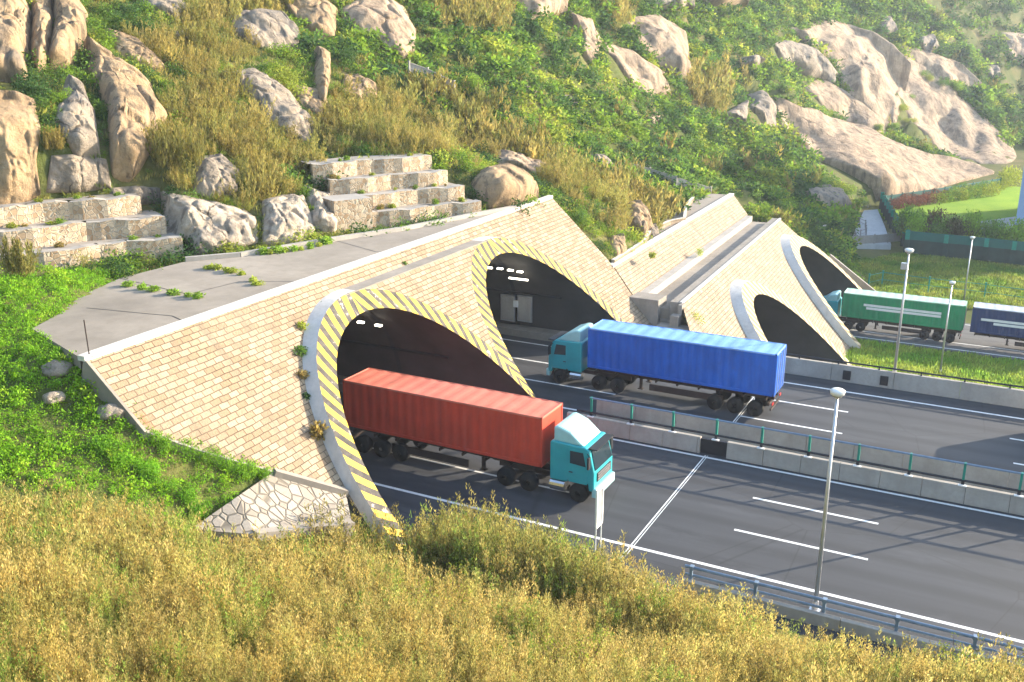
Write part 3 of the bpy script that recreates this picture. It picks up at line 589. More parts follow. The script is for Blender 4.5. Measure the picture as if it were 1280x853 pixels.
q=at(1203.5,384,ZG); lamp(q,solve_z(q[0],q[1],296,ZG),'street lamp standing behind the green lorry',1.,False)
q=np.array([3.4,50.7,.0]); lamp(q,9.4,'median street lamp just outside the right picture edge',1)
# ------------------------------------------------------------------ sign
SG=empty('road_sign',at(752,668,.05),label='narrow white framed road sign seen from its edge beside the carriageway',cat='road sign'); SG.location=tuple(float(v) for v in at(747,697)); zt=solve_z(at(747,697)[0],at(747,697)[1],611,0)
m=MB()
for y in (-.3,.3): m.tube([(0,y,0),(0,y,zt)],.035,8)
m.build('post',M['white_metal'],SG)
m=MB()
for z in (zt-1.75,zt): m.box((.02,0,z),(.08,.68,.08))
for y in (-.32,.32): m.box((.02,y,zt-.87),(.08,.08,1.68))
m.build('frame',M['white_metal'],SG); m=MB(); m.box((.02,0,zt-.87),(.03,.56,1.67)); m.build('panel',M['steel'],SG)
# ------------------------------------------------------------------ lorries
def wheel(parent,x,y,r=.5,wd=.3):
    m=MB(); s=1 if y>0 else -1
    pr=[(-.5,.78),(-.5,.93),(-.38,1.),(.38,1.),(.5,.93),(.5,.78)]
    pts=[(x,y+wd*a,r) for a,_ in pr]; m.tube(pts,[r*b for _,b in pr],24,0,False); w_=m.build('wheel',M['rubber'],parent,smooth=True)
    m=MB(); m.tube([(x,y+s*wd*.46,r),(x,y+s*wd*.30,r)],[r*.78,r*.5],18); m.tube([(x,y+s*wd*.30,r),(x,y+s*wd*.5,r)],[r*.25,r*.2],12); m.build('rim',M['steel'],w_,smooth=False); return w_
def lorry(name,label,x,y,face,cm,ct,band=None,cab=True,cat='lorry',zz=0.):
    r=empty(name,(x,y,zz),0 if face>0 else PI,label=label,cat=cat,group=None)
    L,W,z0,z1=6.1,1.22,1.48,4.16
    # container: corrugated walls
    m=MB(); n=84
    for s in (-1,1):
        prev=None
        for i in range(n+1):
            xx=-L+.12+(2*L-.24)*i/n; o=[0,0,.035,.035][i%4]; q=[(xx,s*(W-.012-o),z0+.16),(xx,s*(W-.012-o),z1-.1)]
            if prev: m.quad(prev[0],q[0],q[1],prev[1])
            prev=q
    m.box((L-.05,0,(z0+z1)/2),(.06,2*W-.1,z1-z0-.2)); m.box((0,0,z0+.08),(2*L-.1,2*W-.06,.12))
    c=m.build('container',M[cm],r)
    m=MB(); nr=60
    prev=None
    for i in range(nr+1):
        xx=-L+.1+(2*L-.2)*i/nr; o=[0,.02,.02,0][i%4]; q=[(xx,-W+.05,z1-.03+o),(xx,W-.05,z1-.03+o)]
        if prev: m.quad(prev[0],q[0],q[1],prev[1])
        prev=q
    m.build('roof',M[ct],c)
    m=MB()
    for s in (-1,1):
        m.box((0,s*(W-.03),z1-.05),(2*L,.07,.1),1); m.box((0,s*(W-.03),z0+.08),(2*L,.07,.16))
        for e in (-1,1): m.box((e*(L-.06),s*(W-.06),(z0+z1)/2),(.13,.13,z1-z0))
    for e in (-1,1): m.box((e*(L-.05),0,z1-.06),(.1,2*W-.1,.12),1); m.box((e*(L-.05),0,z0+.07),(.1,2*W-.1,.14))
    m.build('corner_frame',[M[cm],M[ct]],c,bevel=.015)
    for s in (-1,1):
        m=MB(); m.box((-L-.005,s*W*.5,(z0+z1)/2),(.06,W-.05,z1-z0-.18)); d=m.build('rear_door',M[cm],c,bevel=.01)
        m=MB()
        for yy in (.3,.85): m.tube([(-L-.06,s*yy,z0+.15),(-L-.06,s*yy,z1-.12)],.022,6)
        m.build('lock_rod',M['steel'],d)
    if band:
        for s in (-1,1):
            m=MB()
            for zc,x0,x1 in band: m.box(((x0+x1)/2*s,s*(W+.004),zc),(abs(x1-x0),.008,.26))
            m.build('lettering_band',M['white_metal'],c)
    # chassis
    m=MB()
    for s in (-1,1): m.box((-.2,s*.45,1.22),(11.6,.14,.36))
    for i in range(9): m.box((-5.6+i*1.4,0,1.2),(.1,2.2,.16))
    m.build('chassis_frame',M['chassis'],r,bevel=.01)
    m=MB()
    for s in (-1,1): m.box((-.6,s*1.12,.78),(4.8,.05,.42))
    m.build('side_guard',M['chassis'],r)
    for s in (-1,1):
        m=MB(); m.box((2.5,s*.75,.82),(.16,.16,.7)); m.box((2.5,s*.75,.46),(.34,.3,.05)); m.build('landing_leg',M['chassis'],r)
    m=MB(); m.box((-5.95,0,.62),(.1,2.3,.14)); m.box((-5.8,0,.95),(.1,2.36,.22)); m.build('rear_bumper',M['chassis'],r)
    for s in (-1,1): m=MB(); m.box((-6.02,s*.95,.95),(.05,.36,.14)); m.build('tail_light',M['red_light'],r)
    for xx in (-5.0,-3.75,-2.5):
        for s in (-1,1): wheel(r,xx,s*1.0,.5,.42)
    if not cab: return r
    for xx in (4.0,5.3):
        for s in (-1,1): wheel(r,xx,s*1.0,.5,.42)
    for s in (-1,1): wheel(r,8.1,s*1.03,.5,.3)
    m=MB(); 
    for s in (-1,1): m.box((6.0,s*.42,.88),(5.4,.12,.26))
    m.build('tractor_frame',M['chassis'],r)
    for s in (-1,1): m=MB(); m.tube([(6.55,s*.98,.68),(7.35,s*.98,.68)],.3,14); m.build('fuel_tank',M['chrome'],r)
    CB=8.95
    m=MB(); m.prism([(6.55,1.0),(7.5,1.0),(7.56,1.12),(8.62,1.12),(8.68,.75),(CB,.75),(CB,1.75),(CB-.28,2.85),(CB-.48,3.0),(6.62,3.08),(6.55,2.95)],'y',-1.22,1.22); cabo=m.build('cab_body',M['teal'],r,bevel=.09)
    m=MB(); m.prism([(6.7,3.02),(8.35,3.0),(7.6,3.62),(6.95,3.85),(6.7,3.8)],'y',-1.12,1.12); m.build('roof_deflector',M['pale_teal'],r,bevel=.1)
    m=MB(); a,b=(CB-.012,1.86),(CB-.262,2.82); m.add([(a[0]+.035,-1.06,a[1]),(a[0]+.035,1.06,a[1]),(b[0]+.035,1.0,b[1]),(b[0]+.035,-1.0,b[1]),(a[0]-.03,-1.06,a[1]),(a[0]-.03,1.06,a[1]),(b[0]-.03,1.0,b[1]),(b[0]-.03,-1.0,b[1])],[(0,1,2,3),(7,6,5,4),(0,1,5,4),(1,2,6,5),(2,3,7,6),(3,0,4,7)]); m.build('windscreen',M['glass'],cabo)
    m=MB(); m.box((8.8,0,2.95),(.45,2.2,.05)); m.build('sun_visor',M['darkmetal'],cabo)
    m=MB(); m.box((CB+.02,0,1.42),(.06,1.7,.46)); 
    for i in range(3): m.box((CB+.05,0,1.28+i*.14),(.05,1.6,.035),1)
    m.build('grille',[M['darkmetal'],M['chrome']],cabo)
    m=MB(); m.box((CB+.02,0,.68),(.28,2.44,.5)); m.build('front_bumper',M['pale_teal'],r,bevel=.07)
    for s in (-1,1):
        m=MB(); m.box((CB+.15,s*.88,.72),(.05,.42,.2)); m.build('headlight',M['head_lens'],r,bevel=.02)
        m=MB(); m.box((8.1,s*1.235,1.95),(1.0,.03,1.75)); d=m.build('door',M['teal'],cabo,bevel=.012)
        m=MB(); m.add([(7.66,s*1.256,2.08),(8.52,s*1.256,2.02),(8.36,s*1.256,2.74),(7.66,s*1.256,2.74)],[(0,1,2,3)]); m.build('door_window',M['glass'],d,fix=False)
        m=MB(); m.box((7.72,s*1.27,1.62),(.2,.03,.05)); m.build('handle',M['darkmetal'],d)
        m=MB(); m.tube([(8.55,s*1.2,2.75),(8.75,s*1.42,2.72)],.025,6); m.box((8.75,s*1.45,2.35),(.1,.24,.62)); m.build('mirror',M['darkmetal'],cabo,bevel=.02)
        m=MB(); 
        for i in range(7): a0,a1=PI*i/7,PI*(i+1)/7; m.add([(8.1+.62*math.cos(a),s*yy,.5+.62*math.sin(a)) for a in (a0,a1) for yy in (.85,1.235)],[(0,1,3,2)])
        m.build('mudguard',M['darkmetal'],cabo)
    return r
lorry('container_lorry','lorry with a red container and turquoise cab leaving the near tunnel',-25.75,41.86,1,'red','redtop')
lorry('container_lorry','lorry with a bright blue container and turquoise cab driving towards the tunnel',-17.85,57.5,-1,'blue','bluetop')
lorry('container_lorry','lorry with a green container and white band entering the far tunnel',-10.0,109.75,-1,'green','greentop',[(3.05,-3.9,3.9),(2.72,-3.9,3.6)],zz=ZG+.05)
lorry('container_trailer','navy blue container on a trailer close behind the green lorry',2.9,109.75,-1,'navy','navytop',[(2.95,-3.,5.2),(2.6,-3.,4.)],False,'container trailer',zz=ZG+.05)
PL=empty('marker_pole',at(112,446,ZD),label='thin rusty pole at the left corner of the concrete deck',cat='pole'); m=MB(); m.tube([(0,0,-.1),(-.05,0,1.55)],.025,6); m.build('rod',M['chassis'],PL); m=MB(); m.tube([(0,0,0),(0,0,.12)],[.16,.05],8); m.build('foot',M['chassis'],PL)
VN=empty('delivery_van',(5.4,61.0,0),label='white delivery van on the far carriageway just outside the right picture edge',cat='van')
m=MB(); m.prism([(-2.9,.35),(2.9,.35),(2.95,1.0),(2.2,1.25),(1.5,2.1),(1.2,2.25),(-2.8,2.3),(-2.95,2.1)],'y',-1,1); m.build('body',M['white_metal'],VN,bevel=.08)
m=MB(); m.add([(2.19,-.85,1.3),(2.19,.85,1.3),(1.57,.8,2.06),(1.57,-.8,2.06)],[(0,1,2,3)]); m.build('windscreen',M['glass'],VN,fix=False)
for sx in (-1.9,1.9):
    for sy in (-1,1): wheel(VN,sx,sy*.9,.36,.24)
# ------------------------------------------------------------------ hill-side walls, paths, park
def wall_line(m,pts,zlo,h,th,face=0,top=1,hs=None):
    """stone wall along pts (x,y,z base); uv in metres; material 0 face, 1 coping"""
    s=0.
    for i,(a,b) in enumerate(zip(pts[:-1],pts[1:])):
        a=np.array(a,float); b=np.array(b,float); d=(b-a)[:2]; L=np.hypot(*d); n=np.array([-d[1],d[0]])/L*th
        ha=h if hs is None else hs[i]; hb=h if hs is None else hs[i+1]
        q=[(a[0],a[1],a[2]-zlo),(b[0],b[1],b[2]-zlo),(b[0],b[1],b[2]+hb),(a[0],a[1],a[2]+ha)]
        q2=[(p[0]+n[0],p[1]+n[1],p[2]) for p in q]; uv=[(s,-zlo),(s+L,-zlo),(s+L,hb),(s,ha)]
        m.add(q,[(0,1,2,3)],face,uv); m.add(q2,[(3,2,1,0)],face,uv); m.add([q[3],q[2],q2[2],q2[3]],[(0,1,2,3)],top,uv); m.add([q[0],q[3],q2[3],q2[0]],[(0,1,2,3)],face,[(0,0),(0,h),(th,h),(th,0)]); m.add([q[1],q[2],q2[2],q2[1]],[(0,1,2,3)],face,[(0,0),(0,h),(th,h),(th,0)]); s+=L
names=['lowest','second','third','topmost']
a0,b0=at(436,287,ZD),at(600,268,ZD); d=(b0-a0)/np.linalg.norm(b0-a0); nn=np.array([-d[1],d[0],0])
for i in range(4):
    t=empty('terrace_wall',(0,0,0),label='%s rubble stone terrace tier beside the round boulder above the deck'%names[i],cat='retaining wall',group='stone terraces by the round boulder')
    m=MB(); z=ZD+i*1.02; a=a0+nn*(i*1.35)+d*(-.6 if i%2 else .1)+np.array([0,0,i*1.02]); b=b0+nn*(i*1.35)-d*(i*.5)+np.array([0,0,i*1.02]); L=np.linalg.norm(b-a)
    pts=[a+(b-a)*k/14+nn*(.22*math.sin(k*.8+i)+.05*math.sin(k*2.9)) for k in range(15)]; wall_line(m,pts,.6,1.0,.75,hs=[.97+.035*math.sin(k*1.9+i)+.03*math.sin(k*4.1) for k in range(15)]); m.build('stone_face',[M['rubble'],M['concrete_l']],t)
    m=MB(); 
    for p,q in zip(pts[:-1],pts[1:]): m.quad(p+nn*.7+(0,0,.93),q+nn*.7+(0,0,.93),q+nn*2.6+(0,0,.98),p+nn*2.6+(0,0,.98))
    m.build('ledge',M['flag'],t)
t=empty('stone_buttress',(0,0,0),label='square rubble stone block closing the left end of the terraces',cat='retaining wall'); m=MB()
c=a0-d*.9+nn*1.2; e=a0+d*1.6+nn*1.2
wall_line(m,[a0-d*1.1-nn*.25,a0+d*1.7-nn*.25],.3,2.05,2.4); m.build('stone_face',[M['rubble'],M['concrete_l']],t)
aL,bL=at(-60,352,ZD),at(228,318,ZD); d=(bL-aL)/np.linalg.norm(bL-aL); nn=np.array([-d[1],d[0],0])
for i in range(3):
    t=empty('terrace_wall',(0,0,0),label='%s rubble stone terrace tier at the left edge below the big boulders'%names[i],cat='retaining wall',group='stone terraces below the big boulders')
    m=MB(); a=aL+nn*(i*1.5)+np.array([0,0,i*1.1]); b=bL+nn*(i*1.5)-d*(0,.4,1.3)[i]+np.array([0,0,i*1.1])
    pts=[a+(b-a)*k/16+nn*(.28*math.sin(k*.7+i)+.05*math.sin(k*2.7)) for k in range(17)]; wall_line(m,pts,.8,1.1,.75,hs=[1.06+.035*math.sin(k*2.1+i)+.03*math.sin(k*4.3) for k in range(17)]); m.build('stone_face',[M['rubble'],M['concrete_l']],t)
    m=MB()
    for p,q in zip(pts[:-1],pts[1:]): m.quad(p+nn*.7+(0,0,1.05),q+nn*.7+(0,0,1.05),q+nn*2.8+(0,0,1.06),p+nn*2.8+(0,0,1.06))
    m.build('ledge',M['flag'],t)
# wavy low wall beside the path above the far portal
t=empty('wavy_wall',(0,0,0),label='low wavy stone wall along the platform above the far portal',cat='garden wall'); m=MB()
pts=[at(*q,3.9) for q in [(768,336),(790,322),(806,311),(815,296),(838,285),(857,281),(859,264),(868,254)]]
wall_line(m,pts,2.5,.75,.3); m.build('stone_face',[M['brick2'],M['coping']],t)
def railing(label,pxs,zoff,hgt,step,mat,group=None,cat='railing',zfix=None,name='railing',panel=None,base=None):
    r=empty(name,(0,0,0),label=label,cat=cat,group=group)
    pts=[]
    for q in pxs:
        p=hit(*q) if zfix is None else at(*q,zfix); pts.append(p+np.array([0,0,zoff]))
    line_=[pts[0]]
    for a,b in zip(pts[:-1],pts[1:]):
        k=max(1,int(round(np.linalg.norm(b-a)/step)))
        for i in range(1,k+1): line_.append(a+(b-a)*i/k)
    for p in line_:
        m=MB(); m.box((p[0],p[1],p[2]+hgt/2),(.16,.16,hgt)); m.box((p[0],p[1],p[2]+hgt+.04),(.22,.22,.08)); m.build('post',mat,r)
    m=MB(); m.tube(list([q+np.array([0,0,hgt*.92]) for q in line_]),.05,6); m.tube([q+np.array([0,0,hgt*.45]) for q in line_],.04,6); m.build('rail',mat,r)
    if panel:
        m=MB()
        for a,b in zip(line_[:-1],line_[1:]): m.add([a+(0,0,.12),b+(0,0,.12),b+(0,0,hgt*.9),a+(0,0,hgt*.9)],[(0,1,2,3)])
        m.build('panel',panel,r,fix=False)
    if base:
        m=MB()
        for a,b in zip(line_[:-1],line_[1:]): m.add([a+(.1,0,-1),b+(.1,0,-1),b+(.1,0,.12),a+(.1,0,.12),a+(-.1,.2,-1),b+(-.1,.2,-1),b+(-.1,.2,.12),a+(-.1,.2,.12)],[(0,1,2,3),(7,6,5,4),(3,2,6,7)])
        m.build('plinth',base,r)
    return r
railing('grey stone railing of the steps climbing between brown bushes',[(512,98),(535,106),(568,122)],.5,1.1,1.7,M['concrete_l'],panel=M['slatstone'])
railing('grey stone railing on the hill path beyond the brown slope',[(780,217),(812,225),(845,236),(888,249)],.3,1.15,2.2,M['concrete_l'],panel=M['concrete_l'])
LZ=ZG+.06
def flat(name,pxs,z,mat,label,kind='structure',th=.3):
    m=MB(); m.prism([tuple(at(*q,z)[:2]) for q in pxs],'z',z-th,z); o=m.build(name,mat); tag(o,label,None,None,kind); return o
flat('meadow',[(1046,352),(1052,330),(1132,318),(1300,338),(1400,350),(1400,398),(1100,378)],LZ,M['meadow'],'rough green meadow beyond the lower road')
flat('verge',[(1050,425),(1400,470),(1400,520),(1020,480)],LZ,M['meadow'],'grass strip between the motorway and the lower road')
flat('lawn',[(1096,262),(1250,232),(1420,243),(1500,345),(1138,309)],LZ+.02,M['lawn'],'bright mown lawn of the park')
flat('path',[(1196,281),(1290,268),(1420,285),(1400,300),(1250,300)],LZ+.06,M['paving'],'pale paved path before the blue building')
flat('footpath',[(1063,305),(1070,285),(1080,263),(1097,262),(1106,283),(1114,306)],LZ+.5,M['paving'],'pale footpath leading to the cliff',th=.8)
railing('zigzag stone balustrade on the left of the pale footpath',[(1060,306),(1082,298),(1081,288),(1066,281),(1074,266),(1084,263)],.45,1.2,2.6,M['slatstone'],zfix=LZ)
railing('dark stone balustrade with green posts across the front of the footpath',[(1046,316),(1068,310),(1092,309),(1126,306)],.45,1.5,3.0,M['slatstone'],zfix=LZ,panel=M['slatstone'])
railing('pale teal mesh fence between the cliff foot and the park',[(1100,258),(1140,252),(1180,246),(1215,240),(1250,234)],0,2.0,4.,M['teal_mesh'],zfix=LZ,name='mesh_fence',cat='fence',panel=M['teal_mesh'])
def hoarding(label,pxs):
    r=empty('mesh_fence',(0,0,0),label=label,cat='fence'); P=[at(*q,LZ) for q in pxs]; ln=[P[0]]
    for a,b in zip(P[:-1],P[1:]):
        k=max(1,int(round(np.linalg.norm(b-a)/4.2)))
        for i in range(1,k+1): ln.append(a+(b-a)*i/k)
    m=MB(); m2=MB()
    for a,b in zip(ln[:-1],ln[1:]):
        m.add([a+(0,.1,0),b+(0,.1,0),b+(0,.1,2.0),a+(0,.1,2.0),a+(0,.2,0),b+(0,.2,0),b+(0,.2,2.0),a+(0,.2,2.0)],[(0,1,2,3),(7,6,5,4),(3,2,6,7)])
        m2.add([a+(0,.1,2.0),b+(0,.1,2.0),b+(0,.1,3.3),a+(0,.1,3.3),a+(0,.14,2.0),b+(0,.14,2.0),b+(0,.14,3.3),a+(0,.14,3.3)],[(0,1,2,3),(7,6,5,4),(3,2,6,7)])
    m.build('dark_boarding',M['dark_board'],r); m2.build('green_mesh',M['teal_mesh'],r)
    for p in ln:
        m=MB(); m.box((p[0],p[1]+.0,p[2]+1.0),(.7,.3,2.0),1); m.box((p[0],p[1],p[2]+2.6),(.6,.24,1.3),0); m.build('post',[M['green_post'],M['dark_board']],r)
hoarding('tall fence of dark boards topped with green mesh behind the meadow',[(1132,316),(1180,321),(1230,326),(1300,334),(1380,342)])
hoarding('tall dark green mesh fence beside the pale footpath',[(1101,262),(1114,286),(1132,314)])
railing('thin green wire fence with posts on the meadow behind the lorries',[(1085,362),(1102,358),(1160,366),(1230,374),(1300,384)],0,2.0,5.,M['green_post'],zfix=LZ,name='wire_fence',cat='fence')
t=empty('pump_block',(0,0,0),label='small grey concrete block between the far portal and the footpath',cat='utility block'); p=at(1027,306,-6.5)
m=MB(); m.box((-28.2,146,-6.6),(5.2,4,5.0)); m.build('block',M['concrete'],t,bevel=.05); m=MB(); m.box((-28.2,146,-4.0),(5.6,4.4,.3)); m.build('cap',M['concrete_l'],t)
# blue grey building at the right edge
bl=at(1266,289,LZ); t=empty('tower_building',(bl[0],bl[1],LZ),math.radians(-4),label='smooth blue grey building wall at the right picture edge beyond the lawn',cat='building')
m=MB(); m.box((15.2,14,15),(30,28,30)); m.build('wall',M['bluewall'],t); m=MB(); m.box((15.2,13.99,.55),(30.3,28.3,1.1)); m.build('plinth',M['navy'],t); m=MB(); m.box((15.2,14,30.3),(30.8,28.8,.6)); m.build('parapet',M['concrete_l'],t)
for i in range(5):
    for j in range(6):
        m=MB(); m.box((3.5+i*5.6,-.01,4+j*4.4),(2.6,.14,2.2)); wdw=m.build('window',M['white_metal'],t); m=MB(); m.box((3.5+i*5.6,-.09,4+j*4.4),(2.3,.04,1.9)); m.build('pane',M['glass'],wdw)
t.location=(bl[0],bl[1],LZ)
# ------------------------------------------------------------------ rocks
CAMP=np.array([0,0,H])
def densify(poly,n):
    P=np.array(poly,float); Q=np.roll(P,-1,0); L=np.linalg.norm(Q-P,axis=1); c=np.r_[0,np.cumsum(L)]; s=np.arange(n)/n*c[-1]; X=np.r_[P[:,0],P[0,0]]; Y=np.r_[P[:,1],P[0,1]]
    return np.stack([np.interp(s,c,X),np.interp(s,c,Y)],1)
ROCKPX=[]
def grown(p,k): c=np.mean(p,0); return [tuple(c+(np.array(q)-c)*k) for q in p]
def rock(poly,mat,label,bulge=.45,rough=.10,seed=0,group=None,na=56,nr=16,stria=0,block=.0,lean=.8,name='boulder'):
    ROCKPX.append(poly); Q=densify(grown(poly,1.09),na); cq=Q.mean(0); rings=[0]+[((i+1)/nr)**.85 for i in range(nr)]
    QQ=np.array([cq]+[cq+(Q[j]-cq)*r for r in rings[1:] for j in range(na)]); W_=hits(QQ)
    D=np.hypot(W_[:,0],W_[:,1]); md=np.median(D[1:]); span=np.percentile(np.linalg.norm(W_-np.median(W_,0),axis=1),60); dl=np.clip(D,md-span*1.6,md+span*1.6); 
    # bound stray depths, then even them out along the rings so that the body stays smooth
    g=dl[1:].reshape(nr,na)
    for _ in range(3): g=(g+np.roll(g,1,1)+np.roll(g,-1,1)+np.vstack([g[:1],g[:-1]])+np.vstack([g[1:],g[-1:]]))/5
    dl=np.r_[g[0].mean(),g.ravel()]; k=dl/D; W_=np.stack([W_[:,0]*k,W_[:,1]*k,H+(W_[:,2]-H)*k],1)
    c=W_[0]; n=normal(c[0],c[1],max(1.5,span*.4)); tc=CAMP-c; tc[2]*=.3; tc/=np.linalg.norm(tc); dr=n+lean*tc; dr/=np.linalg.norm(dr); sz=span; B=bulge*sz; vs=[]
    for q_,p in enumerate(W_):
        kk=0 if q_==0 else (q_-1)//na+1; r=rings[kk]; hgt=B*(1-r**2.6)**.7 if r<1 else -.25*B-.25
        q=Vector(tuple(p+dr*max(hgt,0)))/max(min(sz,9),sz*.42,.6)+Vector((seed*3.7,seed*1.3,0))
        f=noise.fractal(q*1.1,1.,2.1,5)*rough*1.5+(.45-abs(noise.noise(q*.8+Vector((9,0,0)))))*rough*1.6
        if md<125:
            vd=noise.voronoi(Vector((q.x*.95+noise.noise(q*2)*.25,q.y*.95,q.z*.5+noise.noise(q*1.7+Vector((3,0,0)))*.25)))[0]; f-=.10*math.exp(-((vd[1]-vd[0])/.07)**2)-.012
        if block: cdist=noise.voronoi(q*1.3)[0]; f+=block*(cdist[1]-cdist[0]-.25)
        if stria:
            hx=(p[0]*.92+p[1]*.35); f+=noise.fractal(Vector((hx*.16+noise.noise(q)*.35,p[2]*.012,seed)),1.,2.2,4)*stria
        vs.append(p+dr*(hgt+f*sz*(1 if r<1 else .2)))
    m=MB(); fs=[(0,1+j,1+(j+1)%na) for j in range(na)]
    for k in range(1,nr):
        o=1+(k-1)*na; fs+=[(o+j,o+na+j,o+na+(j+1)%na,o+(j+1)%na) for j in range(na)]
    m.add(vs,fs); base=c-dr*.2
    o=m.build(name,M[mat],None,smooth=True,loc=tuple(base)); tag(o,label,'rock',group); return o
